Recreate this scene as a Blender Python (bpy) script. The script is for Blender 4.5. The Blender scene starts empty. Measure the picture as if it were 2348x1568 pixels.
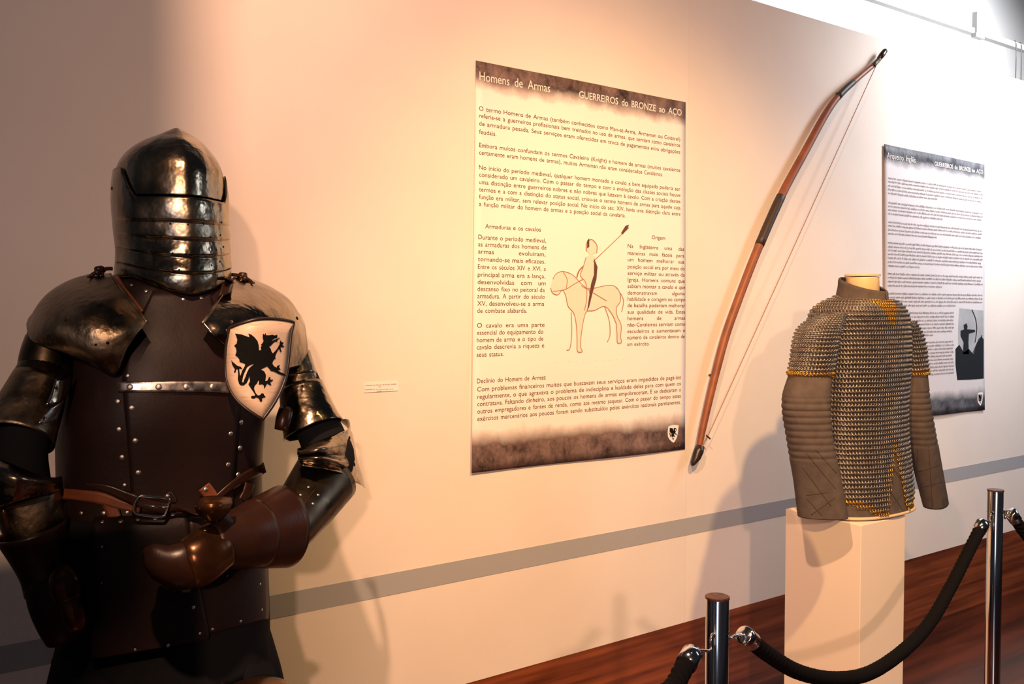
import bpy, bmesh, math, random
import numpy as np
from mathutils import Vector, Matrix
from mathutils.bvhtree import BVHTree
from mathutils.geometry import tessellate_polygon
random.seed(7); rng=np.random.RandomState(5)
scene=bpy.context.scene; col=scene.collection
# ------------------------------------------------------------ camera
F=2062.0; YAW=math.radians(34.985); PITCH=math.radians(2.014); CAMZ=1.40; WY=2.2
cam=bpy.data.cameras.new('camera'); cam.sensor_width=36; cam.lens=36*F/2348; cam.clip_start=.05
camo=bpy.data.objects.new('camera',cam); col.objects.link(camo)
camo.location=(0,0,CAMZ); camo.rotation_euler=(math.pi/2-PITCH,0,-YAW); scene.camera=camo
# ------------------------------------------------------------ world, exposure, lights
scene.view_settings.view_transform='Standard'; scene.view_settings.look='None'
scene.view_settings.exposure=.22; scene.view_settings.gamma=1; scene.view_settings.use_curve_mapping=False
w=bpy.data.worlds.new('world'); scene.world=w; w.use_nodes=True
w.node_tree.nodes['Background'].inputs[0].default_value=(.55,.6,.75,1); w.node_tree.nodes['Background'].inputs[1].default_value=.025
def light(name,kind,loc,target,energy,color,size=.1,size_y=None,spot=60,blend=.5,spread=None):
    l=bpy.data.lights.new(name,kind); l.energy=energy; l.color=color
    if kind=='AREA':
        l.size=size
        if size_y: l.shape='RECTANGLE'; l.size_y=size_y
        if spread: l.spread=math.radians(spread)
    else: l.shadow_soft_size=size
    if kind=='SPOT': l.spot_size=math.radians(spot); l.spot_blend=blend
    o=bpy.data.objects.new(name,l); col.objects.link(o); o.location=loc
    d=Vector(target)-Vector(loc); o.rotation_euler=d.to_track_quat('-Z','Y').to_euler(); return o
WARM=(1,.565,.35); YEL=(1,.59,.24)
light('ceiling_spot_lamp','SPOT',(-.12,.3,3.0),(1.15,2.2,1.2),275,WARM,.035,spot=95,blend=.8)
light('ceiling_spot_lamp','SPOT',(1.35,.2,3.0),(2.15,2.2,.75),300,YEL,.04,spot=66,blend=.9)
light('room_lamp','SPOT',(-1.7,-3.0,2.5),(2.35,2.2,1.1),490,WARM,.07,spot=54,blend=1.0)
light('window_daylight','AREA',(5.4,-.2,2.5),(3.9,2.2,1.4),14,(.80,.88,1),.6,1.6,spread=110)
light('skylight_daylight','AREA',(4.5,1.3,3.2),(4.3,2.6,2.2),36,(.95,.97,1),.7,.5,spread=105)
light('cool_fill_light','AREA',(-2.5,-2.6,1.6),(1,2,1.0),21,(.62,.76,1),1.2,1.8)  # weak bluish fill added to lift the shadows, no doorway modelled

# ------------------------------------------------------------ pixel helpers
_f=np.array([math.sin(YAW)*math.cos(PITCH),math.cos(YAW)*math.cos(PITCH),-math.sin(PITCH)])
_r=np.array([math.cos(YAW),-math.sin(YAW),0.]); _u=np.cross(_r,_f); CAM=np.array([0,0,CAMZ])
def ray(x,y): return _f+_r*(x-1174)/F-_u*(y-784)/F
def P(x,y,Y=WY): d=ray(x,y); return CAM+d*(Y/d[1])
def PZ(x,y,Z): d=ray(x,y); return CAM+d*((Z-CAMZ)/d[2])
def proj(p): q=np.asarray(p)-CAM; z=q@_f; return 1174+F*(q@_r)/z, 784-F*(q@_u)/z
def mpp(p):  # metres per pixel for round things at p
    q=np.asarray(p)-CAM; z=q@_f; return z/F*z/np.linalg.norm(q)
# ------------------------------------------------------------ materials
def mat(name,base,rough=.5,metal=0,spec=.5,noise=None,bump=None,rvar=None,bscale=(1,1,1),emit=None):
    m=bpy.data.materials.new(name); m.use_nodes=True; nt=m.node_tree; b=nt.nodes['Principled BSDF']
    b.inputs['Base Color'].default_value=(*base,1); b.inputs['Roughness'].default_value=rough; b.inputs['Metallic'].default_value=metal
    b.inputs['Specular IOR Level'].default_value=spec
    tc=nt.nodes.new('ShaderNodeTexCoord'); mp=nt.nodes.new('ShaderNodeMapping'); mp.inputs['Scale'].default_value=bscale
    nt.links.new(tc.outputs['Object'],mp.inputs[0])
    if noise:   # (scale, other colour, low, high)
        n=nt.nodes.new('ShaderNodeTexNoise'); n.inputs['Scale'].default_value=noise[0]; n.inputs['Detail'].default_value=6
        nt.links.new(mp.outputs[0],n.inputs[0]); r=nt.nodes.new('ShaderNodeValToRGB'); r.color_ramp.elements[0].position=noise[2]; r.color_ramp.elements[1].position=noise[3]
        r.color_ramp.elements[0].color=(*noise[1],1); r.color_ramp.elements[1].color=(*base,1)
        nt.links.new(n.outputs[0],r.inputs[0]); nt.links.new(r.outputs[0],b.inputs['Base Color'])
    if rvar:    # (scale, lo, hi)
        n=nt.nodes.new('ShaderNodeTexNoise'); n.inputs['Scale'].default_value=rvar[0]; n.inputs['Detail'].default_value=5
        nt.links.new(mp.outputs[0],n.inputs[0]); r=nt.nodes.new('ShaderNodeMapRange'); r.inputs[1].default_value=.35; r.inputs[2].default_value=.65
        r.inputs[3].default_value=rvar[1]; r.inputs[4].default_value=rvar[2]; nt.links.new(n.outputs[0],r.inputs[0]); nt.links.new(r.outputs[0],b.inputs['Roughness'])
    if bump:    # list of (scale, strength, distance)
        prev=None
        for sc,st,di in bump:
            n=nt.nodes.new('ShaderNodeTexNoise'); n.inputs['Scale'].default_value=sc; n.inputs['Detail'].default_value=4; nt.links.new(mp.outputs[0],n.inputs[0])
            bp=nt.nodes.new('ShaderNodeBump'); bp.inputs['Strength'].default_value=st; bp.inputs['Distance'].default_value=di
            nt.links.new(n.outputs[0],bp.inputs['Height'])
            if prev: nt.links.new(prev.outputs[0],bp.inputs['Normal'])
            prev=bp
        nt.links.new(prev.outputs[0],b.inputs['Normal'])
    return m
M={}
M['wall']=mat('painted_wall',(.74,.66,.60),.75,noise=(3,(.70,.62,.56),.3,.7),bump=[(220,.25,.0012),(9,.15,.006)],spec=.2)
M['stripe']=mat('grey_paint',(.33,.33,.345),.7,bump=[(200,.2,.001)],spec=.2)
M['wood_base']=mat('red_brown_skirting_wood',(.24,.062,.022),.35,noise=(5,(.09,.02,.008),.35,.65),bump=[(30,.12,.002)],bscale=(.35,3,8))
M['rail']=mat('grey_rail_metal',(.30,.31,.31),.4)
M['white']=mat('white_paint',(.82,.82,.82),.6)
M['wood']=mat('dark_red_wood',(.10,.022,.010),.28,noise=(5,(.025,.006,.003),.35,.65),bump=[(30,.12,.002)],bscale=(.25,3,6))
M['steel']=mat('aged_steel',(.40,.34,.26),.25,1,noise=(9,(.20,.16,.11),.3,.75),rvar=(14,.12,.34),bump=[(11,.6,.014),(95,.10,.0012)])
M['steel2']=mat('rough_steel',(.34,.27,.18),.3,1,noise=(22,(.13,.095,.06),.3,.7),rvar=(22,.26,.50),bump=[(9,.45,.012),(90,.6,.002)])
M['dsteel']=mat('blackened_steel',(.12,.09,.06),.35,1,noise=(12,(.06,.045,.03),.35,.7),rvar=(20,.25,.45),bump=[(12,.3,.008)])
M['bright']=mat('bright_steel',(.62,.60,.58),.32,1,rvar=(60,.25,.5),bump=[(150,.2,.0008)])
M['leather']=mat('dark_brown_leather',(.017,.0075,.007),.48,spec=.3,noise=(14,(.013,.0065,.006),.35,.7),bump=[(260,.25,.0008),(20,.25,.004)])
M['hide']=mat('worn_brown_leather',(.034,.0125,.007),.33,spec=.4,noise=(16,(.020,.008,.005),.35,.7),bump=[(220,.2,.0008),(16,.3,.004)])
M['bronze']=mat('bronzed_leather',(.12,.050,.017),.25,.75,noise=(16,(.045,.018,.008),.35,.7),bump=[(14,.35,.006)])
M['strap']=mat('tan_leather_strap',(.22,.065,.022),.5,noise=(30,(.12,.035,.014),.35,.7),bump=[(200,.3,.0008)])
M['black']=mat('black_cloth',(.010,.011,.013),.9,bump=[(120,.3,.002)],spec=.1)
M['cream']=mat('cream_painted_shield',(.66,.50,.36),.45,noise=(40,(.50,.36,.24),.25,.45),bump=[(60,.15,.001)],bscale=(1,1,5))
M['ink']=mat('black_paint',(.006,.006,.006),.85,spec=.08)
M['stitch']=mat('dark_stitching',(.045,.031,.025),.9)
M['rim']=mat('black_leather_rim',(.02,.012,.010),.35)
M['chrome']=mat('chrome',(.72,.71,.72),.12,1,bump=[(8,.05,.001)])
M['cap']=mat('rusty_cap',(.16,.055,.04),.4,.6,noise=(120,(.07,.03,.03),.4,.6))
M['rope']=mat('black_rope',(.0045,.004,.005),.85,bump=[(300,.4,.001)],spec=.08)
M['bow']=mat('reddish_bow_wood',(.26,.078,.026),.5,noise=(20,(.18,.05,.018),.35,.7),bscale=(1,1,1))
M['dark']=mat('dark_horn',(.022,.014,.010),.3)
M['grip']=mat('leather_grip',(.03,.016,.010),.5,bump=[(120,.4,.001)])
M['string']=mat('bow_string',(.35,.17,.08),.7)
M['ring']=mat('mail_ring_steel',(.40,.37,.345),.42,1,noise=(60,(.25,.225,.21),.35,.7))
M['brass']=mat('brass_ring',(.62,.34,.06),.32,1)
M['wool']=mat('grey_brown_quilted_cloth',(.098,.078,.070),.92,noise=(40,(.078,.062,.056),.35,.65),bump=[(420,.5,.0012),(30,.2,.003)],spec=.15)
M['lining']=mat('cream_lining',(.62,.45,.28),.8)
M['neckwood']=mat('pale_wood',(.70,.50,.26),.5)
M['pedestal']=mat('pedestal_paint',(.76,.66,.57),.6,spec=.3,bump=[(150,.1,.001)])
M['txt']=mat('printed_ink',(.11,.05,.042),.7,spec=.1)
M['txtw']=mat('printed_pale',(.75,.68,.64),.7,spec=.1)
M['sepia']=mat('sepia_ink',(.32,.16,.10),.8,spec=.1)
M['sepial']=mat('pale_sepia_wash',(.76,.61,.52),.8,spec=.1)
M['paper']=mat('white_card',(.80,.72,.70),.7)
M['photo']=mat('grey_photograph',(.42,.42,.43),.5,noise=(12,(.30,.30,.31),.3,.7))
M['photod']=mat('dark_photograph_print',(.012,.014,.018),.8,spec=.15)

def poster_mat(name,paper,dark,mid,top,bot):
    m=bpy.data.materials.new(name); m.use_nodes=True; nt=m.node_tree; b=nt.nodes['Principled BSDF']; b.inputs['Roughness'].default_value=.55; b.inputs['Specular IOR Level'].default_value=.25
    L=nt.links.new
    def N(t,**k):
        n=nt.nodes.new(t)
        for a,v in k.items(): setattr(n,a,v)
        return n
    def math_(op,a,b_=None,clamp=False):
        n=N('ShaderNodeMath',operation=op,use_clamp=clamp)
        for i,v in enumerate((a,b_)):
            if v is None: continue
            if isinstance(v,(int,float)): n.inputs[i].default_value=v
            else: L(v,n.inputs[i])
        return n.outputs[0]
    uv=N('ShaderNodeUVMap',uv_map='UVMap'); sp=N('ShaderNodeSeparateXYZ'); L(uv.outputs[0],sp.inputs[0])
    mp=N('ShaderNodeMapping'); mp.inputs['Scale'].default_value=(11,12,1); L(uv.outputs[0],mp.inputs[0])
    n1=N('ShaderNodeTexNoise'); n1.inputs['Scale'].default_value=1; n1.inputs['Detail'].default_value=5; L(mp.outputs[0],n1.inputs[0])
    n2=N('ShaderNodeTexNoise'); n2.inputs['Scale'].default_value=55; n2.inputs['Detail'].default_value=8; n2.inputs['Roughness'].default_value=.75; L(uv.outputs[0],n2.inputs[0])
    v=sp.outputs[1]
    wob=math_('MULTIPLY',math_('SUBTRACT',math_('ADD',math_('MULTIPLY',n1.outputs[0],.7),math_('MULTIPLY',n2.outputs[0],.3)),.5),.075)
    tmask=math_('MULTIPLY',math_('ADD',math_('SUBTRACT',v,1-top),wob),30,True)
    tmask=math_('MINIMUM',math_('MAXIMUM',tmask,0),1)
    bmask=math_('MULTIPLY',math_('ADD',math_('SUBTRACT',bot,v),wob),24,True)
    mask=math_('MAXIMUM',tmask,bmask)
    r=N('ShaderNodeValToRGB'); r.color_ramp.elements[0].position=.36; r.color_ramp.elements[0].color=(*dark,1); r.color_ramp.elements[1].position=.66; r.color_ramp.elements[1].color=(*mid,1)
    mixn=math_('ADD',math_('MULTIPLY',n1.outputs[0],.55),math_('MULTIPLY',n2.outputs[0],.45)); L(mixn,r.inputs[0])
    mx=N('ShaderNodeMix',data_type='RGBA'); mx.inputs['A'].default_value=(*paper,1); L(mask,mx.inputs['Factor']); L(r.outputs[0],mx.inputs['B'])
    L(mx.outputs['Result'],b.inputs['Base Color']); return m
M['poster1']=poster_mat('printed_poster_paper',(.80,.73,.69),(.022,.013,.013),(.27,.18,.165),.072,.105)
M['poster2']=poster_mat('printed_poster_paper_grey',(.62,.575,.58),(.012,.013,.017),(.17,.17,.19),.075,.095)

# ------------------------------------------------------------ mesh helpers
OFF=np.zeros(3)
def obj(name,verts,faces,m,parent=None,smooth=True,thick=0,off=1,bevel=0,base=None,subs=0,mats=None,fm=None):
    v=np.asarray(verts,dtype=float)
    if parent is not None: o0=OFF
    else:
        o0=np.array(base) if base is not None else np.array([(v[:,0].min()+v[:,0].max())/2,(v[:,1].min()+v[:,1].max())/2,v[:,2].min()])
    me=bpy.data.meshes.new(name); me.from_pydata((v-o0).tolist(),[],[list(f) for f in faces]); me.update()
    if mats:
        for k in mats: me.materials.append(M[k])
        me.polygons.foreach_set('material_index',fm)
    else: me.materials.append(M[m])
    if smooth: me.polygons.foreach_set('use_smooth',[True]*len(me.polygons))
    o=bpy.data.objects.new(name,me); col.objects.link(o)
    if parent is not None: o.parent=parent
    else: o.location=o0
    if subs: s=o.modifiers.new('s','SUBSURF'); s.levels=subs; s.render_levels=subs
    if thick: s=o.modifiers.new('t','SOLIDIFY'); s.thickness=thick; s.offset=off; s.use_even_offset=False
    if bevel: s=o.modifiers.new('b','BEVEL'); s.width=bevel; s.segments=2; s.limit_method='ANGLE'
    return o
def fixn(o):
    bm=bmesh.new(); bm.from_mesh(o.data); bmesh.ops.recalc_face_normals(bm,faces=bm.faces); bm.to_mesh(o.data); bm.free(); return o
def tag(o,label,cat,group=None):
    o['label']=label; o['category']=cat
    if group: o['group']=group
    return o
def struct(o): o['kind']='structure'; return o
def empty(name,loc):
    global OFF
    o=bpy.data.objects.new(name,None); col.objects.link(o); o.location=loc; o.empty_display_size=.1; OFF=np.array(loc,dtype=float); return o
def boxv(x0,x1,y0,y1,z0,z1):
    v=[(x,y,z) for x in (x0,x1) for y in (y0,y1) for z in (z0,z1)]
    return v,[(0,1,3,2),(4,6,7,5),(0,4,5,1),(2,3,7,6),(0,2,6,4),(1,5,7,3)]
def cr(pts,n):  # catmull-rom resample of array (k,d) to n samples
    pts=np.asarray(pts,dtype=float); k=len(pts)
    if k==2: t=np.linspace(0,1,n)[:,None]; return pts[0]*(1-t)+pts[1]*t
    ext=np.vstack([2*pts[0]-pts[1],pts,2*pts[-1]-pts[-2]]); out=[]
    for s in np.linspace(0,k-1,n):
        i=min(int(s),k-2); t=s-i; a,b,c,d=ext[i],ext[i+1],ext[i+2],ext[i+3]
        out.append(.5*((2*b)+(-a+c)*t+(2*a-5*b+4*c-d)*t*t+(-a+3*b-3*c+d)*t**3))
    return np.array(out)
def grid_faces(nu,nv,closed=False):
    f=[]
    for i in range(nu-1):
        for j in range(nv if closed else nv-1):
            k=(j+1)%nv; f.append((i*nv+j,i*nv+k,(i+1)*nv+k,(i+1)*nv+j))
    return f
def grid(rows,nu,nv):   # control net -> smooth grid
    R=[cr(r,nv) for r in rows]; A=np.array(R); out=np.array([cr(A[:,j],nu) for j in range(nv)]).transpose(1,0,2)
    return out.reshape(-1,3)
KY=1.78
def K(px,py,dy=0): return P(px,py,KY+dy)
def plate(name,rows,m,parent,nu=22,nv=22,thick=.0025,conv=K,**kw):
    W=[[conv(*p) for p in r] for r in rows]; v=grid(W,nu,nv)
    return obj(name,v,grid_faces(nu,nv),m,parent,thick=thick,off=0,**kw)
def ringloft(rings,closed=True,cap0=False,cap1=False):
    n=len(rings[0]); v=np.vstack(rings); f=grid_faces(len(rings),n,closed)
    if cap0: f.append(tuple(range(n))[::-1])
    if cap1: f.append(tuple(range((len(rings)-1)*n,len(rings)*n)))
    return v,f
def limb_rings(path,n=28,steps=16,conv=K,t0=0,t1=2*math.pi,endflare=0,sq=1.0):
    # path: (px,py,dy,rpx[,depthratio])
    C=np.array([conv(*p[:3]) for p in path]); R=np.array([[p[3]*mpp(c),p[3]*mpp(c)*(p[4] if len(p)>4 else 1)] for p,c in zip(path,C)])
    A=cr(np.hstack([C,R]),steps); C=A[:,:3]; R=A[:,3:]
    T=np.gradient(C,axis=0); rings=[]; closed=abs(t1-t0-2*math.pi)<1e-6
    ts=np.linspace(t0,t1,n,endpoint=not closed)
    for c,r,t in zip(C,R,T):
        t=t/np.linalg.norm(t); V=c-CAM; V[2]=0; V/=np.linalg.norm(V)
        S=np.cross(t,V); S/=np.linalg.norm(S); Nn=np.cross(S,t)
        if Nn@V<0: Nn=-Nn   # away from the camera
        rings.append(np.array([c+S*r[0]*math.sin(a)-Nn*r[1]*math.cos(a) for a in ts]))
    return rings
def limb(name,path,m,parent,n=32,steps=16,thick=0,cap=False,conv=K,t0=0,t1=2*math.pi,**kw):
    rings=limb_rings(path,n,steps,conv,t0,t1); closed=abs(t1-t0-2*math.pi)<1e-6
    v,f=ringloft(rings,closed,cap,cap); o=obj(name,v,f,m,parent,thick=thick,off=0,**kw); return fixn(o)
def tubepts(pts,r,n=8,closed=False,cap=True):
    pts=np.asarray(pts,dtype=float); k=len(pts); rr=np.full(k,r) if np.isscalar(r) else np.asarray(r)
    T=np.gradient(pts,axis=0) if not closed else np.roll(pts,-1,0)-np.roll(pts,1,0)
    up=np.array([0,0,1.]); t=T[0]/np.linalg.norm(T[0])
    if abs(t@up)>.9: up=np.array([1.,0,0])
    rings=[]; a=np.cross(t,up); a/=np.linalg.norm(a)
    for c,t,q in zip(pts,T,rr):
        t=t/np.linalg.norm(t); a=a-t*(a@t); a/=np.linalg.norm(a); b=np.cross(t,a)
        rings.append(np.array([c+q*(a*math.cos(x)+b*math.sin(x)) for x in np.linspace(0,2*math.pi,n,endpoint=False)]))
    if closed:
        v=np.vstack(rings); f=[]
        for i in range(k):
            i2=(i+1)%k
            for j in range(n): j2=(j+1)%n; f.append((i*n+j,i*n+j2,i2*n+j2,i2*n+j))
        return v,f
    return ringloft(rings,True,cap,cap)
def join(parts):
    V=[];Fc=[];o=0
    for v,f in parts:
        V.append(np.asarray(v,dtype=float)); Fc+= [tuple(i+o for i in q) for q in f]; o+=len(v)
    return np.vstack(V),Fc
def poly(outer,holes=(),):  # list of 3D vectors -> verts,faces (triangles)
    loops=[[Vector(p) for p in outer]]+[[Vector(p) for p in h] for h in holes]
    tri=tessellate_polygon(loops); v=[tuple(p) for l in loops for p in l]; return v,[tuple(t) for t in tri]
def bvh(*os):
    V=[];Fc=[];k=0
    for o in os:
        me=o.data; off=OFF
        V+=[tuple(np.array(v.co)+off) for v in me.vertices]; Fc+=[tuple(i+k for i in p.vertices) for p in me.polygons]; k=len(V)
    return BVHTree.FromPolygons(V,Fc)
def hit(bv,px,py,lift=0):
    d=Vector(ray(px,py)).normalized(); h,n,i,dist=bv.ray_cast(Vector(CAM),d)
    if h is None:
        return None,None
    if n.dot(d)>0: n=-n
    return np.array(h+n*lift),np.array(n)
# rivet template
def dome(r,h,n=12,k=4):
    rings=[];
    for i in range(k):
        a=i/(k)*math.pi/2; rings.append([(r*math.cos(a)*math.cos(t),r*math.cos(a)*math.sin(t),h*math.sin(a)) for t in np.linspace(0,2*math.pi,n,endpoint=False)])
    v=[p for q in rings for p in q]+[(0,0,h)]; f=grid_faces(k,n,True); b=(k-1)*n
    f+=[(b+j,b+(j+1)%n,len(v)-1) for j in range(n)]; return v,f
_rv={}
def rivet(bv,px,py,rpx,parent,m='bright',name='rivet',h=.45):
    p,n=hit(bv,px,py,.0013)
    if p is None: return None
    r=rpx*mpp(p); key=(m,)
    if key not in _rv:
        v,f=dome(1,h); me=bpy.data.meshes.new('rivet'); me.from_pydata(v,[],f); me.materials.append(M[m]); me.polygons.foreach_set('use_smooth',[True]*len(f)); _rv[key]=me
    o=bpy.data.objects.new(name,_rv[key]); col.objects.link(o); o.parent=parent
    q=Vector(n).to_track_quat('Z','Y'); o.matrix_local=Matrix.Translation(Vector(p-OFF))@q.to_matrix().to_4x4()@Matrix.Diagonal((r,r,r,1)); return o
def strap(name,bv,pts,wpx,m,parent,lift=.003,thick=.003,n=24,fall=None):
    pts=cr(np.array(pts,dtype=float),n); T=np.gradient(pts,axis=0); rows=[]; last=None
    ws=np.interp(np.linspace(0,1,n),np.linspace(0,1,len(wpx)),wpx) if not np.isscalar(wpx) else [wpx]*n
    for p,t,w_ in zip(pts,T,ws):
        t=t/np.linalg.norm(t); nn=np.array([-t[1],t[0]]); row=[]
        for s in (-.5,-.25,0,.25,.5):
            q=p+nn*w_*s; h,_n=hit(bv,q[0],q[1],lift)
            if h is None: h=K(q[0],q[1],fall if fall is not None else -.1)
            row.append(h)
        rows.append(row)
    A=np.array(rows)
    for _ in range(2): A[1:-1]=(A[:-2]+2*A[1:-1]+A[2:])/4
    return obj(name,A.reshape(-1,3),grid_faces(n,5),m,parent,thick=thick,off=0)

# ============================================================ ROOM
BB=.31
Xs=P(1578,300)[0]
v,f=boxv(-4,Xs-.0003,WY,WY+.09,BB,2.52); struct(obj('wall_back',v,f,'wall',smooth=False))
v,f=boxv(Xs+.0003,9,WY,WY+.09,BB,2.52); struct(obj('wall_back_right',v,f,'wall',smooth=False))
v,f=boxv(-4,9,WY,WY+.05,0,BB); struct(obj('baseboard_back',v,f,'wood_base',smooth=False))
v,f=boxv(-4,9,WY-.0015,WY+.001,.617,.677); struct(obj('trim_1',v,f,'stripe',smooth=False))
v,f=boxv(-4,9,WY+.45,WY+.55,0,4.2); struct(obj('wall_rear',v,f,'white',smooth=False))
v,f=boxv(-4,9,-5,WY+.55,-.06,0); struct(obj('floor',v,f,'wood',smooth=False))
# unseen blocker added left of frame, shaped to shade the wall's left side
v,f=join([boxv(-2.6,.05,.74,.80,0,1.30),boxv(-2.6,.055,.74,.80,2.26,4.2),boxv(-2.6,-2.4,.74,.80,1.30,2.26)]); struct(obj('light_blocker_left',v,f,'wall',smooth=False))
# picture rail above the panels
ra,rb=P(2016,-4,WY+.2),P(2348,118,WY+.2)
root=empty('picture_rail',((ra[0]+rb[0])/2,WY+.2,ra[2])); zr=(ra[2]+rb[2])/2
v,f=boxv(-3,9,WY+.185,WY+.215,zr-.012,zr+.016); obj('rail',v,f,'rail',root,smooth=False)
q=P(2231,70,WY+.2)
v,f=boxv(q[0]-.012,q[0]+.012,WY+.215,WY+.26,zr+.0,zr+.02); o=obj('wall_bracket',v,f,'white',root,smooth=False)
v,f=boxv(q[0]-.010,q[0]+.010,WY+.175,WY+.2,zr-.03,zr+.095); obj('clamp',v,f,'rail',root,smooth=False)
v,f=boxv(q[0]-.035,q[0]+.045,WY+.165,WY+.19,zr-.035,zr-.015); obj('clamp_foot',v,f,'rail',root,smooth=False)
tag(root,'white metal rail running along above the wall panels at upper right','rail')
for x in (2322,2334):
    a=P(x,128,WY+.2); v,f=tubepts([(a[0],a[1]-.018,zr-.3-.2),(a[0],a[1]-.018,zr),(a[0],a[1]-.012,zr+.022),(a[0],a[1]+.018,zr+.024)],.0022,6)
    tag(obj('hanging_wire',v,f,'dark'),('left' if x==2322 else 'right')+' one of two thin wires hanging from the white rail','wire')

# ============================================================ POSTERS
_glyph={}
def word_mesh(w_,bold=False):
    key=(w_,bold)
    if key in _glyph: return _glyph[key]
    c=bpy.data.curves.new('t','FONT'); c.body=w_; c.size=1; c.resolution_u=3; c.offset=.012 if bold else 0
    o=bpy.data.objects.new('t',c); col.objects.link(o); me=o.to_mesh()
    v=np.array([(p.co.x,p.co.y) for p in me.vertices]) if len(me.vertices) else np.zeros((0,2)); fc=[tuple(p.vertices) for p in me.polygons]
    o.to_mesh_clear(); bpy.data.objects.remove(o); bpy.data.curves.remove(c)
    x0=v[:,0].min() if len(v) else 0; x1=v[:,0].max() if len(v) else .3; v=v-np.array([x0,0]) if len(v) else v
    _glyph[key]=(v,fc,x1-x0); return _glyph[key]
_cv=word_mesh('H')[0]; CAPH=float(_cv[:,1].max())
def textline(parts,text,xl,yb,xr,cap,wave,Y,bold=False,justify=True):
    # cap = capital height in px at xl; baseline at pixel yb
    a=P(xl,yb,Y); b=P(xr,yb,Y); size=abs(P(xl,yb-cap,Y)[2]-a[2])/CAPH*(1.0 if bold else 1.08); W=b[0]-a[0]; ws=text.split(' ')
    ms=[word_mesh(q,bold) for q in ws]; tot=sum(m_[2] for m_ in ms)*size
    sp=.28*size; nat=tot+sp*(len(ws)-1); sx=1.0
    if justify and len(ws)>1:
        sx=min(1.25,(W-.50*size*(len(ws)-1))/tot); sp=(W-tot*sx)/(len(ws)-1)
    elif justify or nat>W: sx=W/nat; sp*=sx
    x=a[0]
    for v,fc,wd in ms:
        if len(v): parts.append(([(x+p[0]*size*sx,Y+wave(x+p[0]*size*sx,a[2]+p[1]*size),a[2]+p[1]*size) for p in v],fc))
        x+=wd*size*sx+sp
def poster(name,TL,TR,BL,BR,m,wave,label,Y):
    a,b,c,d=[P(*q,Y) for q in (TL,TR,BL,BR)]; root=empty(name,((a[0]+b[0])/2,Y,min(c[2],d[2])))
    nu,nv=30,40; V=[];UV=[]
    for i in range(nu+1):
        for j in range(nv+1):
            s=i/nu;t=j/nv; p=(a*(1-s)+b*s)*t+(c*(1-s)+d*s)*(1-t); V.append((p[0],Y+wave(p[0],p[2]),p[2])); UV.append((s,t))
    f=grid_faces(nu+1,nv+1); o=obj('sheet',V,f,m,root,thick=.0004,off=0); uv=o.data.uv_layers.new(name='UVMap')
    for l in o.data.loops: uv.data[l.index].uv=UV[l.vertex_index]
    tag(root,label,'poster'); return root
E_=lambda px,py,Y,wave,dz=0:(lambda p:(p[0],Y+wave(p[0],p[2])+dz,p[2]))(P(px,py,Y))
PY=WY-.006
wv1=lambda x,z:.0022*math.sin(x*9+1.3*math.sin(z*4))+.0015*math.sin(z*7+x*3)
wvt=lambda dz:(lambda x,z:wv1(x,z)-dz)
p1=poster('information_poster',(1092,138),(1573,234),(1080,1084),(1572,1030),'poster1',wv1,'large printed poster with a mounted rider drawing, between armor and bow',PY)
T=[]; main=[
("O termo Homens de Armas (também conhecidos como Man-at-Arms, Armsman ou Coistrel)",253),
("referia-se a guerreiros profissionais bem treinados no uso de armas, que serviam como cavaleiros",269.5),
("de armadura pesada. Seus serviços eram oferecidos em troca de pagamentos e/ou obrigações",287.5),
("feudais.",306.5),
("Embora muitos confundam os termos Cavaleiro (Knight) e homem de armas (muitos cavaleiros",337),
("certamente eram homens de armas), muitos Armsman não eram considerados Cavaleiros.",354),
("No início do período medieval, qualquer homem montado a cavalo e bem equipado poderia ser",388),
("considerado um cavaleiro. Com o passar do tempo e com a evolução das classes sociais houve",404.5),
("uma distinção entre guerreiros nobres e não nobres que lutavam à cavalo. Com a criação destes",421.5),
("termos e a com a distinção do status social, criou-se o termo homens de armas para aquele cuja",438.5),
("função era militar, sem relevar posição social. No início do séc. XIV, havia uma distinção clara entre",455.5),
("a função militar do homem de armas e a posição social da cavalaria.",472)]
short={"feudais.":1138,"certamente eram homens de armas), muitos Armsman não eram considerados Cavaleiros.":1521,"a função militar do homem de armas e a posição social da cavalaria.":1433}
for t,y in main: textline(T,t,1098.5,y,short.get(t,1561),9.3,wvt(.0009),PY)
textline(T,"Armaduras e os cavalos",1113,523,1240,9.2,wvt(.0009),PY)
for t,y,xr in [("Durante o período medieval,",548,1252),("as armaduras dos homens de",564.5,1253),("armas evoluíram,",581,1251),("tornando-se mais eficazes.",598.5,1251),("Entre os séculos XIV e XVI, a",616,1252),("principal arma era a lança,",634,1251),("desenvolvidas com um",651,1252),("descanso fixo no peitoral da",667,1250),("armadura. A partir do século",683.5,1250),("XV, desenvolveu-se a arma",700.5,1249),("de combate alabarda.",717,1209),("O cavalo era uma parte",751,1250),("essencial do equipamento do",767.5,1247),("homem de arma e o tipo de",784.5,1247),("cavalo descrevia a riqueza e",801,1249),("seus status.",818,1155)]:
    textline(T,t,1097-(y-548)*.018,y,xr,9.6,wvt(.0009),PY)
textline(T,"Origem",1494,548,1525,8,wvt(.0009),PY)
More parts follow.
